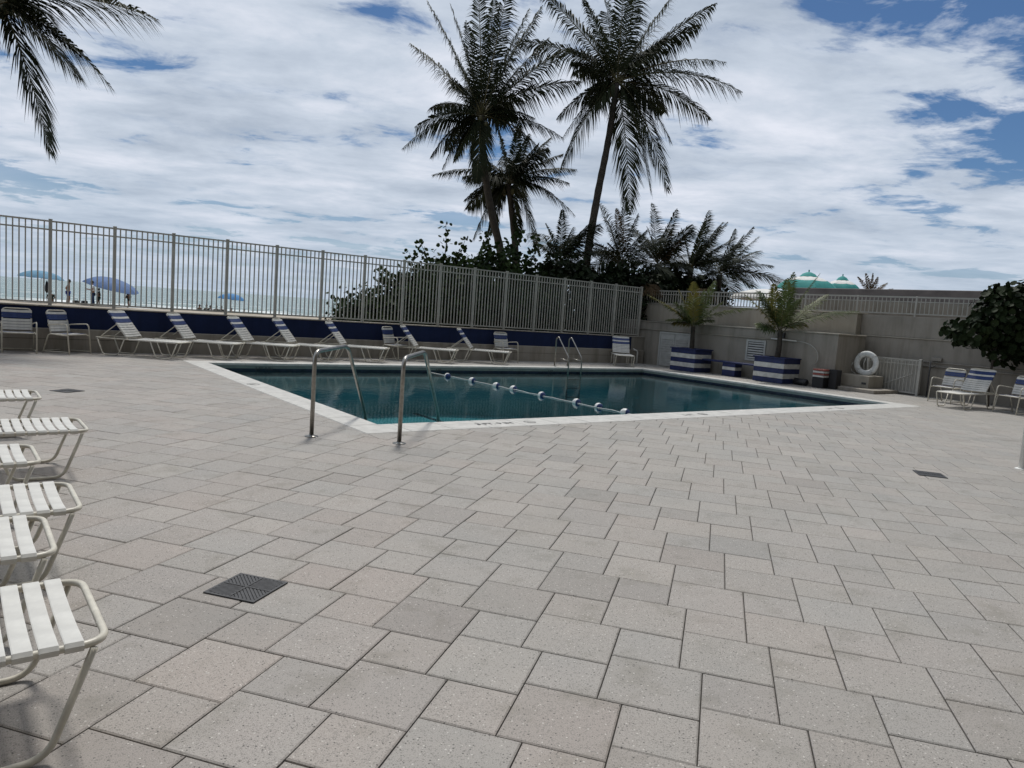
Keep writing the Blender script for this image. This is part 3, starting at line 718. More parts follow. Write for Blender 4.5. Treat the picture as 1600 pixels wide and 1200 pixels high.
def make_chair():
    e = empty('armchair'); h = .26; z = .41
    MB().tube(fillet([(-.2,0,z),(-.2,-h,z),(.24,-h,z),(.24,h,z),(-.2,h,z),(-.2,.002,z)], .06, 5), TR, 8).build('seat_frame', 'frame', e)
    for s_ in (-1,1):
        y = s_*(h+.035)
        MB().tube(fillet([(.31,y,.0),(.24,y,.64),(-.22,y,.60),(-.25,s_*(h-.02),.56)], .09, 5), TR, 8).build('arm_leg', 'frame', e)
        MB().tube(fillet([(-.34,y,.0),(-.20,y,z),(.255,y-s_*.005,z-.02)], .06, 4), TR, 8).build('leg', 'frame', e)
        MB().tube([(-.335,y,.035),(.303,y,.05)], TR*.7, 6).build('side_stretcher', 'frame', e)
    MB().tube([(-.325,-h-.035,.05),(-.325,h+.035,.05)], TR*.7, 6).build('rear_stretcher', 'frame', e)
    bx, bz = -.26, .966; L_ = .50; hb = h-.01
    MB().tube(fillet([(-.18,-hb,z-.02),(-.18+bx*L_,-hb,z+bz*L_),(-.18+bx*L_,hb,z+bz*L_),(-.18,hb,z-.02)], .08, 6), TR, 8).build('back_frame', 'frame', e)
    a = math.atan2(bz, -bx)
    for d, me in ((.07,SW_S),(.13,SW_S),(.19,SW_S),(.25,SW_S),(.325,SB_S),(.383,SB_S),(.44,SW_S)): obj('strap', me, e, (-.18+bx*d,0,z+bz*d), (0,a,0))
    for k, x in enumerate((-.14,-.075,-.01,.055,.12,.19)): obj('strap', SB_S if k in (0,1,4,5) else SW_S, e, (x,0,z))
    return e
chair0 = make_chair(); cu_ = [False]
def put_chair(x, y, deg, label, group):
    c = chair0 if not cu_[0] else copy_tree(chair0); cu_[0] = True
    c.location = (x,y,0); c.rotation_euler = (0,0,R(deg)); tag(c, label, 'armchair', group)
put_chair(-2.88,10.42,-88,'blue and white strap armchair facing straight out from the navy wall','armchairs along the navy wall')
put_chair(-2.00,10.42,-48,'blue and white strap armchair turned towards the row of chaises','armchairs along the navy wall')
put_chair(5.80,10.38,-60,'strap armchair wedged between two chaises at the navy wall','armchairs along the navy wall')
put_chair(9.65,10.42,-88,'strap armchair behind the last chaise before the ladder','armchairs along the navy wall')
put_chair(16.75,.48,172,'blue and white strap armchair beside the gate latch post','armchairs by the rear wall')
put_chair(16.05,-1.30,160,'blue and white strap armchair under the round-leaved tree','armchairs by the rear wall')
# white post on the right
e = empty('white_post', (7.09,-4.31,0), 0, 'white round metal post standing on the pavers near a drain', 'post')
MB().tube([(0,0,0),(0,0,2.4)], .045, 20).build('pole', 'white', e); MB().lathe([(.001,.012),(.07,.012),(.085,.006),(.085,0)], 20).build('base_flange', 'white', e); MB().lathe([(.06,2.39),(.06,2.43),(.001,2.46)], 20).build('cap', 'white', e)

# ------------------------------------------------------------------ palms
HR = Vector((RT.x, RT.y, 0)).normalized(); HF = Vector((FW.x, FW.y, 0)).normalized(); ZZ = Vector((0,0,1))
def frond(name, parent, p0, p2, arch, lmax, n, mats, rg, wind=.0, droop=.5, wid=.042, twist=0.0):
    p0 = Vector(p0); p2 = Vector(p2); ch = p2-p0; Ln = ch.length
    p1 = p0+ch*.45+ZZ*(arch*Ln)
    def bez(t): return p0*(1-t)**2+p1*2*t*(1-t)+p2*t*t
    def tan(t): return ((p1-p0)*(1-t)+(p2-p1)*t).normalized()
    b_ = MB(); k = 10
    b_.tube([bez(i/k) for i in range(k+1)], [max(.004, .032*(Ln/4)*(1-.92*i/k)) for i in range(k+1)], 4, mi=1)
    for i in range(n):
        t = .10+.90*(i+rg.random()*.6)/n
        if t > 1: t = 1
        c = bez(t); tg = tan(t)
        sd_ = tg.cross(ZZ)
        if sd_.length < .25: sd_ = tg.cross(HF)
        sd_.normalize(); nm = sd_.cross(tg).normalized()
        if twist: sd_ = (sd_*math.cos(twist)+nm*math.sin(twist)).normalized(); nm = sd_.cross(tg).normalized()
        ll = lmax*(math.sin(math.pi*min(1, .18+.80*t))**.7)*(.45 if t > .97 else 1)*rg.uniform(.82,1.12)
        for s_ in (-1,1):
            if rg.random() < .05: continue
            fwd = .45+.75*t+rg.uniform(-.1,.1)
            d = (sd_*s_+tg*fwd+nm*rg.uniform(.0,.30)).normalized()
            dr = droop*rg.uniform(.6,1.3)
            a = c; m1 = a+d*(ll*.45)+HR*(wind*ll*.12)-ZZ*(dr*ll*.08); e_ = a+d*(ll*.88)+HR*(wind*ll*.42)-ZZ*(dr*ll*.42)
            wv = tg.cross(d).cross(d).normalized()*(wid*.5)*rg.uniform(.8,1.2)
            wm = wv*1.0
            b_.add([a-wv*.45, a+wv*.45, m1-wm, m1+wm, e_], [(0,1,3,2),(2,3,4)])
    return b_.build(name, mats, parent)
def trunk(parent, pts, r0, r1, rg, name='trunk', mt='trunk', n=10):
    pts = [Vector(p) for p in pts]; out = []; rs = []; seg = 28
    for i in range(seg+1):
        t = i/seg*(len(pts)-1); k = min(int(t), len(pts)-2); f = t-k
        a = pts[max(k-1,0)]; b2 = pts[k]; c = pts[k+1]; d = pts[min(k+2, len(pts)-1)]
        p = .5*((2*b2)+(c-a)*f+(2*a-5*b2+4*c-d)*f*f+(3*b2-a-3*c+d)*f**3)
        out.append(p); g_ = i/seg; rs.append((r0*(1-g_)+r1*g_)*(1+(.05 if i % 2 else -.03))*(1.35 if i == 0 else 1))
    return MB().tube(out, rs, n).build(name, mt, parent)
def palm(name, crown, tips, tr_pts, label, group, seed, lmax=.75, n=46, arch=.22, extra=8, ext_len=3.4, r0=.19, r1=.12, mats=('palm','rachis'), nuts=6, wind=.3, droop=.6, wid=.045, depth=.5, alt=None):
    """crown: world position of the leaf bases; tips: (across, up, away) offsets in metres"""
    rg = random.Random(seed); base = Vector(tr_pts[0])
    e = empty(name, base, 0, label, 'palm tree', group)
    cr = Vector(crown)-base
    if len(tr_pts) > 1: trunk(e, [Vector(p)-base for p in tr_pts], r0, r1, rg)
    for i, tp in enumerate(tips):
        dx, dz = tp[0], tp[1]; dy = tp[2] if len(tp) > 2 else rg.uniform(-depth, depth)*max(.6, math.hypot(dx,dz))*.6
        tip = cr+HR*dx+ZZ*dz+HF*dy; Ln = (tip-cr).length
        up = dz/max(Ln,.1); ar = arch*(1-.75*max(0,up))*(1.25 if up < -.3 else 1)
        mt = mats if not (alt and rg.random() < alt[1]) else (alt[0],'rachis')
        frond('frond', e, cr+ZZ*rg.uniform(-.12,.10)+HR*rg.uniform(-.06,.06), tip, ar, lmax*min(1.1,max(.55,Ln/4)), n, mt, rg, wind, droop, wid, rg.uniform(-.5,.5))
    for i in range(extra):
        a = rg.uniform(-.5, math.pi+.5); el = rg.uniform(-.55,.95); Ln = ext_len*rg.uniform(.75,1.05)
        tip = cr+(HR*math.cos(a)*.75+HF*math.sin(a))*math.cos(el)*Ln+ZZ*math.sin(el)*Ln
        frond('frond', e, cr+ZZ*rg.uniform(-.1,.1), tip, arch*(.5 if el > .6 else 1), lmax, n, mats, rg, wind, droop, wid, rg.uniform(-.5,.5))
    nm_ = MB().lathe([(.001,-.13),(.07,-.10),(.105,0),(.08,.09),(.001,.13)], 9).mesh('coconut', 'coconut')
    for i in range(nuts):
        a = rg.uniform(0, 2*math.pi); obj('coconut', nm_, e, cr+Vector((math.cos(a)*.24, math.sin(a)*.24, -.30+rg.uniform(-.22,.12))), (rg.random(), rg.random(), 0))
    return e
S1 = .375
def zt(lst, c, ppm, s=S1): return [((x-c[0])*s/ppm, (c[1]-y)*s/ppm+ (x-c[0])*s/ppm*-.0716*-1*0) for x, y in lst]
def roll_fix(lst):       # picture offsets to level offsets
    r_ = math.atan(.0716); return [(dx*math.cos(r_)-dz*math.sin(r_)*-1*-1, dz*math.cos(r_)+dx*math.sin(r_)) for dx, dz in lst]
# three tall coconut palms behind the fence
cA = (12.57,17.0,9.21); tA = [(95,575),(200,600),(255,660),(130,180),(205,60),(285,50),(340,90),(395,0),(450,10),(510,20),(580,70),(625,95),(655,160),(725,235),(775,330),(710,540),(690,660),(385,715),(300,640),(600,480)]
palm('coconut_palm', cA, roll_fix(zt(tA, (400,455), 35.5)), [(15.0,17.3,-.3),(14.15,17.1,3.6),(13.35,17.0,5.6),(12.85,17.0,7.4),(12.57,17.0,9.2)], 'tall dark coconut palm leaning left with the bushier crown above the fence', 'tall palms behind the fence', 5, lmax=1.1, n=88, ext_len=3.4, extra=10, wid=.05, droop=1.5)
cB = (15.24,18.5,7.18); tB = [(205,745),(365,1000),(430,980),(785,905),(795,710),(735,660),(560,510),(470,555),(640,1060),(560,985),(690,575),(640,600),(330,840),(700,820),(600,560),(760,780),(420,860)]
palm('coconut_palm', cB, roll_fix(zt(tB, (515,765), 35.0)), [(16.6,18.8,-.3),(16.2,18.6,3.0),(15.24,18.5,7.1)], 'shorter coconut palm tucked behind the tallest left trunk', 'tall palms behind the fence', 8, lmax=1.0, n=84, ext_len=3.0, extra=9, wid=.05, droop=1.5)
cC = (18.36,15.5,11.58); tC = [(675,5),(590,180),(740,470),(765,540),(755,670),(1045,820),(1105,760),(1155,770),(1168,580),(1412,410),(1345,460),(1418,225),(1345,45),(1210,-40),(1060,-70),(920,-50),(1300,105),(985,-60),(830,60),(1130,640)]
palm('coconut_palm', cC, roll_fix(zt(tC, (970,335), 33.7)), [(17.3,15.3,-.3),(17.35,15.4,3.6),(17.75,15.5,6.6),(18.12,15.5,9.0),(18.36,15.5,11.5)], 'tall coconut palm leaning right with a windblown crown above the terrace', 'tall palms behind the fence', 12, lmax=1.15, n=90, ext_len=3.8, extra=9, wid=.052, droop=1.5)
# lower palms crowding behind the corner
S2 = .275
low_specs = [((14.9,14.3,3.7),(270,440),[(280,165),(190,230),(350,250),(455,220),(400,310),(120,330),(200,340),(430,400)],'small dark palm at the edge of the sea grape shrubs',21),
 ((18.2,14.2,4.0),(640,430),[(670,65),(600,150),(730,170),(510,105),(565,200),(780,260),(460,330),(840,330),(560,330)],'upright feathery palm rising behind the fence corner',22),
 ((20.5,14.2,4.1),(840,440),[(815,95),(918,152),(770,235),(900,260),(700,330),(960,330),(1000,260),(760,330)],'palm with two young spear leaves standing up from its crown',23),
 ((22.6,14.1,4.1),(1000,450),[(1105,130),(940,230),(1190,200),(860,330),(1210,300),(1060,200),(1150,330),(900,420),(1120,150)],'windswept palm with pale brushed fronds over the railing',24),
 ((24.6,14.0,4.0),(1140,470),[(1310,215),(1395,335),(1445,525),(1345,265),(1250,260),(1000,500),(1200,230),(1420,430),(1300,540),(1540,545)],'palm with long fronds reaching out over the terrace railing',25)]
for c, pc, tips, lab, sd_ in low_specs:
    palm('fan_palm' if False else 'feather_palm', c, roll_fix(zt(tips, pc, 1126/((Vector(c)-CP).length), S2)), [(c[0]+.1,c[1]+.2,-.3),(c[0],c[1],c[2])], lab, 'low palms behind the fence corner', sd_, lmax=1.0, n=62, ext_len=2.7, extra=9, r0=.16, r1=.13, nuts=0, wind=.6, droop=.9, wid=.036, alt=('palm_dry',.12))
# palm overhead on the left, its trunk stands past the end of the picture
cL = (-3.15,14.2,7.95)
palm('coconut_palm', cL, roll_fix([((x+4)*.0195, (8-y)*.0195) for x, y in [(203,40),(132,113),(52,192),(150,-40),(60,-130),(-60,150),(-140,60),(-150,-60),(-30,-150),(90,70)]]), [(-3.6,14.6,-.3),(-3.7,14.5,4),(-3.15,14.2,7.9)], 'palm whose drooping frond tips hang into the open sky over the beach umbrellas', 'tall palms behind the fence', 31, lmax=1.15, n=100, ext_len=3.2, extra=4, wid=.05, arch=.16, wind=.1, droop=1.0, depth=.2)
# dead leaf mops under the low palms
for x, y, z, s_ in ((18.3,12.6,3.0,.55),(22.2,13.0,3.1,.6)):
    e = empty('dry_palm_skirt', (x,y,z), 0, 'brown mop of dead fronds hanging '+('over the fence top' if x < 20 else 'over the terrace railing'), 'palm fronds', 'dead fronds behind the fence'); rg = random.Random(int(x*10))
    for k in range(9):
        a = k*2*math.pi/9; frond('frond', e, (0,0,0), (math.cos(a)*s_*1.2, math.sin(a)*s_*1.2, -s_*.8), .55, .42, 26, ('palm_dry','rachis'), rg, 0, 1.0, .03)
# potted palms
def zp(lst, c, ppm): return roll_fix([((x-c[0])/ppm, (c[1]-y)/ppm) for x, y in lst])
tip1 = [(1012,460),(1040,498),(1052,503),(1062,452),(1083,440),(1100,452),(1118,438),(1168,481),(1130,470),(1040,475),(1112,498)]
tip2 = [(1165,462),(1182,507),(1198,470),(1206,447),(1222,440),(1238,430),(1268,433),(1292,462),(1328,488),(1245,470),(1255,505)]
palm('potted_palm', (15.8,8.19,1.50), zp(tip1, (1083,508), 44.8), [(15.8,8.15,.66),(15.8,8.17,1.1),(15.8,8.19,1.5)], 'young palm growing in the planter before the louvred door', 'potted palms', 41, lmax=.88, n=60, arch=.20, extra=2, ext_len=1.5, r0=.085, r1=.06, mats=('palm_young','rachis'), nuts=0, wind=.15, droop=.8, wid=.028, depth=.35, alt=('palm_yellow',.3))
palm('potted_palm', (16.0,5.05,1.58), zp(tip2, (1218,515), 48), [(16.0,5.06,.66),(16.0,5.02,1.1),(16.0,5.05,1.58)], 'young palm growing in the planter next to the black roll', 'potted palms', 42, lmax=.88, n=60, arch=.18, extra=2, ext_len=1.5, r0=.09, r1=.065, mats=('palm_young','rachis'), nuts=0, wind=.15, droop=.8, wid=.028, depth=.35, alt=('palm_yellow',.3))
# distant frond tuft between the teal umbrellas
palm('feather_palm', (33.0,11.0,3.6), [(-.8,1.0),(-.4,1.2),(0,1.25),(.4,1.1),(.8,.8),(1.0,.5)], [(33.0,11.0,-.3),(33.0,11.0,3.5)], 'purple brown palm tuft behind the teal umbrellas', 'far palms', 44, lmax=.5, n=30, extra=2, ext_len=1.3, nuts=0, mats=('palm_dry','rachis'))

# ------------------------------------------------------------------ sea grape shrubs
def leaf_geo(b_, c, nrm, r_, rg, mi=0):
    nrm = nrm.normalized(); t = nrm.cross(Vector((rg.uniform(-1,1), rg.uniform(-1,1), rg.uniform(-1,1)))).normalized(); s_ = nrm.cross(t)
    n = 7; vs = [c-nrm*(r_*.12)]
    for k in range(n):
        a = 2*math.pi*k/n; q = r_*(1.0 if k else .82); vs.append(c+t*(math.cos(a)*q)+s_*(math.sin(a)*q*.92)+nrm*(r_*.10*math.cos(2*a)))
    b_.add(vs, [(0,1+k,1+(k+1)%n) for k in range(n)], mi, False)
def shrub(blobs, n, lr, label, seed, sprigs=(), stems=3, mt='grape'):
    rg = random.Random(seed); c0_ = blobs[0]; base = Vector((c0_[0], c0_[1], -.28))
    e = empty('sea_grape_shrub', base, 0, label, 'shrub', 'sea grape shrubs behind the fence')
    b_ = MB(); tot = sum(b[3]*b[4]*b[5] for b in blobs)**1
    for bx_, by_, bz_, rx, ry, rz in blobs:
        k = int(n*rx*ry*rz/tot)
        clumps = []
        for i in range(max(6, k//16)):
            d = Vector((rg.gauss(0,1), rg.gauss(0,1), rg.gauss(0,1))).normalized(); q = rg.uniform(.55,1.0)**.6*rg.uniform(.86,1.10)
            clumps.append((Vector((bx_+d.x*rx*q, by_+d.y*ry*q, bz_+d.z*rz*q)), d))
        for i in range(k):
            cc, d = rg.choice(clumps); p = cc+Vector((rg.gauss(0,.17), rg.gauss(0,.17), rg.gauss(0,.14)))
            if p.z < .0: continue
            leaf_geo(b_, p-base, Vector((d.x*.6+rg.gauss(0,.5), d.y*.6+rg.gauss(0,.5), .5+rg.gauss(0,.5))), lr*rg.uniform(.6,1.15), rg)
    for sx_, sy_, sz_, ex_, ey_, ez_ in sprigs:
        a = Vector((sx_,sy_,sz_))-base; z_ = Vector((ex_,ey_,ez_))-base
        MB().tube([a, (a+z_)/2+Vector((.06,0,.05)), z_], [.02,.014,.006], 5).build('branch', 'bark', e)
        for k in range(46):
            t = rg.uniform(.15,1.03); w_ = .07+.13*rg.random()*(1.1-t*.6); p = a+(z_-a)*t+Vector((rg.gauss(0,w_), rg.gauss(0,w_), rg.gauss(0,.06)))
            leaf_geo(b_, p, Vector((rg.gauss(0,.6), -.4+rg.gauss(0,.5), rg.gauss(.3,.6))), lr*rg.uniform(.7,1.1), rg)
    f = b_.build('foliage', mt, e); tag(f, kind='stuff')
    for k in range(stems):
        a = rg.uniform(0,6.28); MB().tube([(rg.uniform(-.3,.3), rg.uniform(-.2,.2), 0), (math.cos(a)*.4, math.sin(a)*.3, .9), (math.cos(a)*.9, math.sin(a)*.6, 1.9)], [.07,.05,.03], 7).build('trunk', 'bark', e)
    return e
shrub([(6.9,13.0,.9,1.9,1.2,1.15),(5.9,12.7,.5,1.0,.9,.75),(7.9,13.0,1.5,1.3,1.1,1.1),(7.2,12.8,.7,2.1,1.0,.95)], 13500, .075, 'low end of the sea grape hedge sloping down to the beach', 51, [(6.6,13,1.9,6.6,13,2.6)])
shrub([(9.2,13.1,1.6,1.7,1.3,1.55),(8.6,13.0,1.0,1.5,1.1,1.2)], 12000, .08, 'sea grape hedge with tall leafy sprigs poking above the fence', 52, [(8.3,13,2.6,7.9,13,3.55),(8.8,13,2.8,8.8,13,4.25),(9.2,13,2.8,9.6,13,3.9),(8.0,13,2.2,7.5,13,3.2)])
shrub([(11.4,13.2,2.0,1.7,1.3,1.75),(12.6,13.2,1.4,1.6,1.2,1.5)], 9500, .09, 'dark sea grape thicket at the foot of the left palms', 53, [(10.6,13,3.2,10.4,13,4.2),(11.6,13,3.3,11.9,13,4.4),(12.4,13,3.2,12.7,13,4.3)])
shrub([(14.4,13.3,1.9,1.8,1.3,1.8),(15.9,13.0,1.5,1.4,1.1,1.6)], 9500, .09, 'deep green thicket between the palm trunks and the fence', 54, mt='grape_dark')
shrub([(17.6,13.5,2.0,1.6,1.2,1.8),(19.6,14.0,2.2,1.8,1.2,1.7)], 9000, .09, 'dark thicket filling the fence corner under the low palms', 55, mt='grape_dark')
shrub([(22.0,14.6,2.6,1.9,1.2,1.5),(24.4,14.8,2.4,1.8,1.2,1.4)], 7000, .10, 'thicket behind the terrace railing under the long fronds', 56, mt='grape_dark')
# round-leaved tree at the right edge: leaves are parts
rg = random.Random(77); tb = Vector((17.25,-.33,0))
gt_ = empty('sea_grape_tree', tb, 0, 'round-leaved sea grape tree standing behind the right armchairs', 'tree')
tk = MB(); tk.tube([(0,0,0),(.02,.05,.6),(-.02,.02,1.25),(.05,-.05,1.9)], [.035,.03,.03,.028], 8)
brs = []
for k in range(11):
    a = k*.571+rg.uniform(-.2,.2); el = rg.uniform(.1,1.0); L_ = rg.uniform(.7,1.35); s0_ = Vector((0,0,1.1+.08*k))
    tip = s0_+(HR*math.cos(a)*1.15+HF*math.sin(a)*.8)*math.cos(el)*L_+ZZ*math.sin(el)*L_; brs.append((s0_, tip)); tk.tube([s0_, (s0_+tip)/2+ZZ*.1, tip], [.022,.016,.008], 6)
tk.build('trunk', 'bark', gt_)
lm = []
for q in range(3):
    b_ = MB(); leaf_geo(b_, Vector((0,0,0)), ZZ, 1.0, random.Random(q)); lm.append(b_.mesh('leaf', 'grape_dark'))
blobs = [(.35,2.35,1.05,.8,.75),(-.55,1.85,.85,.6,.42),(.75,1.75,.9,.7,.55),(.75,2.95,.6,.5,.42),(.0,2.80,.5,.4,.38),(.25,1.35,.55,.4,.32),(-1.15,1.75,.35,.3,.22)]
leaves = []
for i in range(1700):
    hx, zc, rx, ry, rz = rg.choices(blobs, [b[2]*b[3]*b[4] for b in blobs])[0]
    d = Vector((rg.gauss(0,1), rg.gauss(0,1), rg.gauss(0,1))).normalized(); q = rg.uniform(.35,1)**.5*rg.uniform(.9,1.1)
    p = HR*(hx+d.x*rx*q)+HF*(d.y*ry*q)+ZZ*(zc+d.z*rz*q); leaves.append((p, d, q))
leaves.sort(key=lambda l: (l[0].dot(HF)-.8*l[2])); inner = MB()
for i, (p, d, q) in enumerate(leaves):
    nr = Vector((d.x*HR.x+d.y*HF.x+rg.gauss(0,.5), d.x*HR.y+d.y*HF.y+rg.gauss(0,.5), d.z*.5+.3+rg.gauss(0,.5))); r_ = rg.uniform(.06,.115)
    if i < 290:
        o = obj('leaf', lm[i % 3], gt_, p); o.rotation_euler = nr.to_track_quat('Z','Y').to_euler(); o.scale = (r_,r_,r_)
    else: leaf_geo(inner, p, nr, r_, rg)
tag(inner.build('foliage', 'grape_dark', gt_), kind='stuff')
shr = MB(); e = empty('ground_shrub', (17.9,-1.9,0), 0, 'dark leafy shrub low against the rear wall beside the armchair', 'shrub')
for i in range(900):
    d = Vector((rg.gauss(0,1), rg.gauss(0,1), rg.gauss(0,1))).normalized(); p = Vector((d.x*.55, d.y*.8, .65+d.z*.62))*rg.uniform(.6,1.05)
    if p.z > .02: leaf_geo(shr, p, d+ZZ*.4, rg.uniform(.04,.075), rg)
tag(shr.build('foliage', 'grape_dark', e), kind='stuff'); MB().tube([(0,0,0),(.05,.05,.5)], [.03,.02], 6).build('trunk', 'bark', e)

# ------------------------------------------------------------------ beach: umbrellas and people
def umbrella(loc, r_, h, mt, label, group, tilt=0, tz=0, mt2=None, pole_h=2.1, vent=False):
    e = empty('parasol' if vent else 'beach_umbrella', loc, 0, label, 'umbrella', group)
    top = Vector((math.sin(tilt)*math.cos(tz), math.sin(tilt)*math.sin(tz), math.cos(tilt)))
    MB().tube([(0,0,0),(0,0,pole_h*.62),(top.x*pole_h*.38, top.y*pole_h*.38, pole_h*.62+top.z*pole_h*.38)], .02, 8).build('pole', 'white', e)
    n = 8; rings = 5; q = top.to_track_quat('Z','Y'); c = Vector((top.x*pole_h*.38, top.y*pole_h*.38, pole_h*.62+top.z*pole_h*.38))
    for k in range(n):
        b_ = MB(); vs = []; fs = []; sub = 4
        for i in range(rings+1):
            t = i/rings
            for j in range(sub+1):
                a = 2*math.pi*(k+j/sub)/n; rr_ = r_*math.sin(t*1.15)/math.sin(1.15); sg_ = 1-.10*t*math.sin(math.pi*j/sub)
                z = h*(1-(1-math.cos(t*1.15))/(1-math.cos(1.15)))-.04*t*math.sin(math.pi*j/sub)
                p = c+q @ Vector((rr_*sg_*math.cos(a), rr_*sg_*math.sin(a), z-h)); vs.append(p)
        for i in range(rings):
            for j in range(sub): a = i*(sub+1)+j; fs.append((a,a+1,a+sub+2,a+sub+1))
        o = len(vs); vs += [p-Vector((0,0,.008)) for p in vs]; fs += [tuple(x+o for x in reversed(f_)) for f_ in list(fs)]
        two = mt2 and [mt2, mt] or [mt]
        b_.add(vs, fs, 0, True)
        if mt2:
            m_i = [1 if (i//sub) % rings >= 3 else 0 for i in range(rings*sub)]; b_.mi = m_i+m_i
        b_.build('canopy_panel', two, e)
        a = 2*math.pi*k/n; MB().tube([c-Vector((0,0,.02)), c+q @ Vector((r_*.97*math.cos(a), r_*.97*math.sin(a), -h-.01))], .008, 4).build('rib', 'white', e)
    if vent:
        b_ = MB().lathe([(r_*.30,-.16),(r_*.20,-.03),(r_*.08,.04),(.001,.06)], 16); o = b_.build('vent_cap', mt, e); o.location = c+Vector((0,0,.12))
        MB().lathe([(.001,.12),(.03,.10),(.025,0),(.03,-.02)], 8).build('finial', mt, e).location = c+Vector((0,0,.16))
    return e
umbrella((1.0,59.0,-.29), 1.55, .55, 'umb_pale', 'pale blue beach umbrella beside a furled dark flag', 'beach umbrellas', .05, 0, pole_h=2.45)
umbrella((5.7,58.6,-.29), 2.1, .75, 'umb_blue', 'darker blue beach umbrella tilted over the standing people', 'beach umbrellas', .22, -.7, pole_h=2.3)
umbrella((16.6,63.8,-.62), 1.3, .55, 'umb_mid', 'bright blue beach umbrella by the breaking waves', 'beach umbrellas', .06, 0, pole_h=2.05)
for (x, y, r_, ph, lab) in ((25.4,9.95,1.30,4.02,'larger teal and white parasol with a vent cap'),(29.5,10.65,.95,4.20,'smaller teal and white parasol set farther back')):
    umbrella((x,y,0), r_, .55, 'teal', lab+' behind the parapet', 'teal parasols', 0, 0, mt2='canvas', pole_h=ph, vent=True)
umbrella((24.5,11.3,0), 1.6, .45, 'canvas', 'white parasol edge showing beside the potted palm', 'teal parasols', 0, 0, pole_h=3.36)

def skinmesh(name, nodes, edges, mt, parent, sub=1):
    me = bpy.data.meshes.new(name); me.from_pydata([n[0] for n in nodes], edges, []); me.materials.append(M[mt])
    o = obj(name, me, parent); md = o.modifiers.new('skin', 'SKIN'); md.use_smooth_shade = True
    for i, n in enumerate(nodes): me.skin_vertices[0].data[i].radius = (n[1], n[1]); me.skin_vertices[0].data[i].use_root = (i == 0)
    s_ = o.modifiers.new('sub', 'SUBSURF'); s_.levels = sub; s_.render_levels = sub; return o
def person(loc, deg, label, J, top, bottom, s=1.0):
    """J: joint dictionary in metres (x forward, y left, z up)"""
    e = empty('person', loc, R(deg), label, 'person', 'people on the beach')
    e.scale = (s,s,s); nodes = []; edges = []; ix = {}
    def nd(k, p, r_): ix[k] = len(nodes); nodes.append((p, r_))
    pel = J['pelvis']; ch = J['chest']; nk = J['neck']; hd = J['head']
    nd('pel', pel, .145); nd('waist', tuple((Vector(pel)*.5+Vector(ch)*.5)), .145); nd('chest', ch, .175); nd('nk', nk, .055); nd('hd0', tuple(Vector(nk)*.45+Vector(hd)*.55), .075); nd('hd', hd, .095); nd('crown', tuple(Vector(hd)+Vector((0,0,.085))), .07)
    edges += [(0,1),(1,2),(2,3),(3,4),(4,5),(5,6)]
    for sd_ in ('L','R'):
        sh_, el, wr = J['sh'+sd_], J['el'+sd_], J['wr'+sd_]; hp, kn, an = J['hp'+sd_], J['kn'+sd_], J['an'+sd_]
        nd('sh'+sd_, sh_, .062); nd('el'+sd_, el, .045); nd('wr'+sd_, wr, .032)
        d = (Vector(wr)-Vector(el)).normalized(); palm_ = Vector(wr)+d*.07; nd('pa'+sd_, tuple(palm_), .034)
        edges += [(ix['chest'],ix['sh'+sd_]),(ix['sh'+sd_],ix['el'+sd_]),(ix['el'+sd_],ix['wr'+sd_]),(ix['wr'+sd_],ix['pa'+sd_])]
        sv = d.cross(Vector((0,1,0))); sv = sv.normalized() if sv.length > .1 else Vector((1,0,0))
        for k, (off, ln) in enumerate(((-.03,.07),(-.01,.085),(.01,.08),(.03,.062))):
            nd('f%d%s' % (k, sd_), tuple(palm_+sv*off+d*ln), .009); edges.append((ix['pa'+sd_], len(nodes)-1))
        nd('th'+sd_, tuple(Vector(wr)+d*.06+sv*.055), .010); edges.append((ix['wr'+sd_], len(nodes)-1))
        nd('hp'+sd_, hp, .095); nd('kn'+sd_, kn, .062); nd('an'+sd_, an, .042)
        ft = Vector(an)+Vector((.13,0,-.035)); nd('to'+sd_, tuple(ft), .032)
        edges += [(0,ix['hp'+sd_]),(ix['hp'+sd_],ix['kn'+sd_]),(ix['kn'+sd_],ix['an'+sd_]),(ix['an'+sd_],ix['to'+sd_])]
    skinmesh('body', nodes, edges, 'skin', e)
    h = Vector(hd); hb = MB().lathe([(.001,.125),(.06,.11),(.095,.05),(.105,-.02),(.09,-.07)], 14); o = hb.build('hair', 'hair', e); o.location = h+Vector((-.02,0,.05))
    MB().lathe([(.001,.030),(.014,.0),(.002,-.012)], 8, ax='X').build('nose', 'skin', e).location = h+Vector((.095,0,.0))
    if top:
        nn = [(J['pelvis'],.175),(tuple((Vector(pel)*.5+Vector(ch)*.5)),.18),(ch,.20),(J['shL'],.09),(J['shR'],.09),(tuple(Vector(J['shL'])*.4+Vector(J['elL'])*.6),.066),(tuple(Vector(J['shR'])*.4+Vector(J['elR'])*.6),.066)]
        skinmesh('shirt', nn, [(0,1),(1,2),(2,3),(2,4),(3,5),(4,6)], top, e)
    if bottom:
        f_ = .95 if bottom != 'cl_blue' else .8
        nn = [(tuple(Vector(pel)+Vector((0,0,-.02))),.150),(tuple(Vector(J['hpL'])*.9+Vector(J['knL'])*.1),.100),(tuple(Vector(J['hpR'])*.9+Vector(J['knR'])*.1),.100)]
        for sd_ in ('L','R'): nn.append((tuple(Vector(J['hp'+sd_])*(1-f_)+Vector(J['kn'+sd_])*f_), .09))
        ed = [(0,1),(0,2),(1,3),(2,4)]
        if bottom == 'cl_navy':
            for q, sd_ in enumerate(('L','R')): nn.append((tuple(Vector(J['an'+sd_])+Vector((0,0,.05))), .07)); ed.append((3+q, 5+q))
        skinmesh('trousers', nn, ed, bottom, e)
    return e
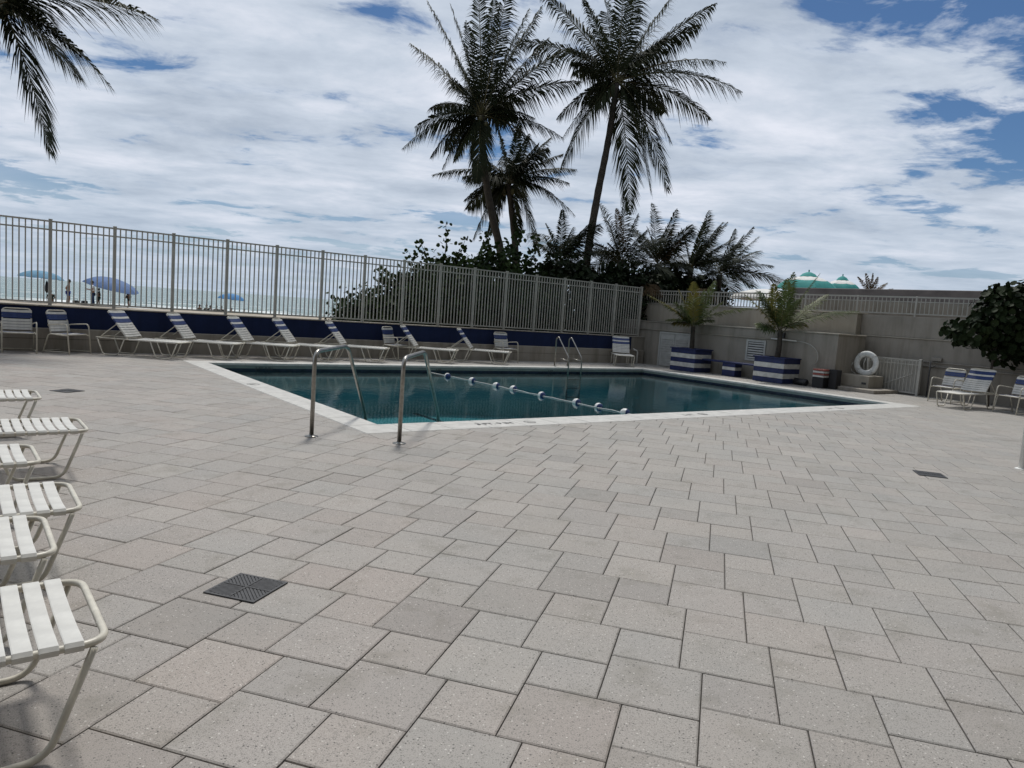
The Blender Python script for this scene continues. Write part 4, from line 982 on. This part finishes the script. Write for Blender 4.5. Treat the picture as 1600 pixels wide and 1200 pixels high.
def stand(lean=0.0, arms='down'):
    J = dict(pelvis=(0,0,.95), chest=(lean*.5,0,1.28), neck=(lean*.8,0,1.48), head=(lean+.03,0,1.62))
    for sd_, y in (('L',.18),('R',-.18)):
        J['sh'+sd_] = (lean*.6,y,1.40); J['hp'+sd_] = (0,y*.55,.88); J['kn'+sd_] = (.03+(.06 if sd_ == 'L' else -.04),y*.6,.48); J['an'+sd_] = ((.05 if sd_ == 'L' else -.08),y*.65,.075)
        if arms == 'bent': J['el'+sd_] = (lean+.02,y*1.5,1.12); J['wr'+sd_] = (lean+.26,y*.9,1.15)
        elif arms == 'hip': J['el'+sd_] = (-.12,y*1.9,1.12); J['wr'+sd_] = (.04,y*1.1,.98)
        else: J['el'+sd_] = (lean*.4-.02,y*1.35,1.12); J['wr'+sd_] = (lean*.4+.06,y*1.4,.87)
    return J
def sit():
    J = dict(pelvis=(0,0,.20), chest=(-.10,0,.52), neck=(-.14,0,.72), head=(-.12,0,.86))
    for sd_, y in (('L',.18),('R',-.18)):
        J['sh'+sd_] = (-.12,y,.64); J['hp'+sd_] = (.05,y*.55,.17); J['kn'+sd_] = (.42,y*.7,.36); J['an'+sd_] = (.72,y*.7,.08); J['el'+sd_] = (.02,y*1.5,.40); J['wr'+sd_] = (.26,y*1.2,.36)
    return J
GZ = -.30
person((2.75,58.6,GZ), -10, 'bare-chested person in royal blue shorts standing by the pale umbrella', stand(.06,'hip'), None, 'cl_blue', 1.10)
person((4.30,57.4,GZ), 178, 'person in white shirt and dark jeans standing with bent arms', stand(.05,'bent'), 'cl_white', 'cl_navy', 1.12)
person((4.95,59.2,GZ), 170, 'person in dark clothes half hidden behind the white shirt', stand(.0,'bent'), 'cl_dark', 'cl_dark', .80)
person((6.95,58.3,GZ), 190, 'person in dark green clothes under the edge of the tilted umbrella', stand(.10,'down'), 'cl_dark', 'cl_dark', 1.02)
for x, y, t_, lab in ((1.75,60.3,'cl_dark','person in dark top sitting on the sand below the pale umbrella'),(14.0,64.9,'cl_dark','first of the dark-haired people seated facing the waves'),(14.55,64.6,'cl_dark','taller dark-haired person seated facing the waves'),(15.05,65.2,'cl_white','person in white seated among the dark-haired group'),(15.55,65.0,'cl_dark','dark-haired person seated beside the one in white'),(16.0,65.0,'cl_dark','dark-haired person seated next to the bright blue umbrella pole'),(17.4,66.6,'cl_dark','person sitting low in the foam under the bright umbrella'),(18.7,66.8,'cl_dark','person sitting alone in the foam')):
    zg = -.30 if y < 62 else -.30-(y-60)*.105
    person((x,y,zg), 85, lab, sit(), t_, 'cl_dark', 1.0)
e = empty('furled_flag', (1.45,59.8,-.3), 0, 'dark furled umbrella standing upright under the pale one', 'umbrella')
MB().tube([(0,0,0),(0,0,1.75)], .02, 6).build('pole', 'iron', e); MB().lathe([(.03,.75),(.13,.95),(.14,1.25),(.08,1.6),(.02,1.72)], 10).build('canopy', 'black', e)
for k, (x, w_) in enumerate(((3.35,.42),(3.95,.40))):
    e = empty('beach_bag', (x,59.3,-.3), .2*k, 'black beach bag with handles on the sand '+('nearer the blue shorts' if k == 0 else 'nearer the dark jeans'), 'bag', 'bags on the beach')
    MB().bbox(-w_/2,w_/2,-.15,.15,0,.34,.05).build('body', 'black', e); MB().tube(fillet([(-.12,-.05,.33),(-.1,-.05,.5),(.1,-.05,.5),(.12,-.05,.33)], .06), .012, 6).build('handle', 'black', e)

# ------------------------------------------------------------------ unseen apartment block, added to cut sky light on the walls and palms
ab = empty('added_apartment_block', (-4,-15,0), 0, 'unseen tall apartment block with stacked balconies, added to cut the sky light', 'building')
MB().box(-45,45,-14,-1.8,-.25,34).build('wall', 'grey_wall2', ab)
slab = MB().bbox(-45,45,-1.8,.2,0,.22,.02).mesh('balcony_slab', 'wall_hi'); gls = MB().box(-44.5,44.5,-1.78,-1.74,0,2.2).mesh('window_band', 'tile'); rl = MB().box(-45,45,.10,.13,0,1.0).mesh('balustrade', 'fence')
for k in range(11):
    obj('balcony_slab', slab, ab, (0,0,3.0*k+3.2)); obj('window_band', gls, ab, (0,0,3.0*k+.4))
    if k: obj('balustrade', rl, ab, (0,0,3.0*k+.43))
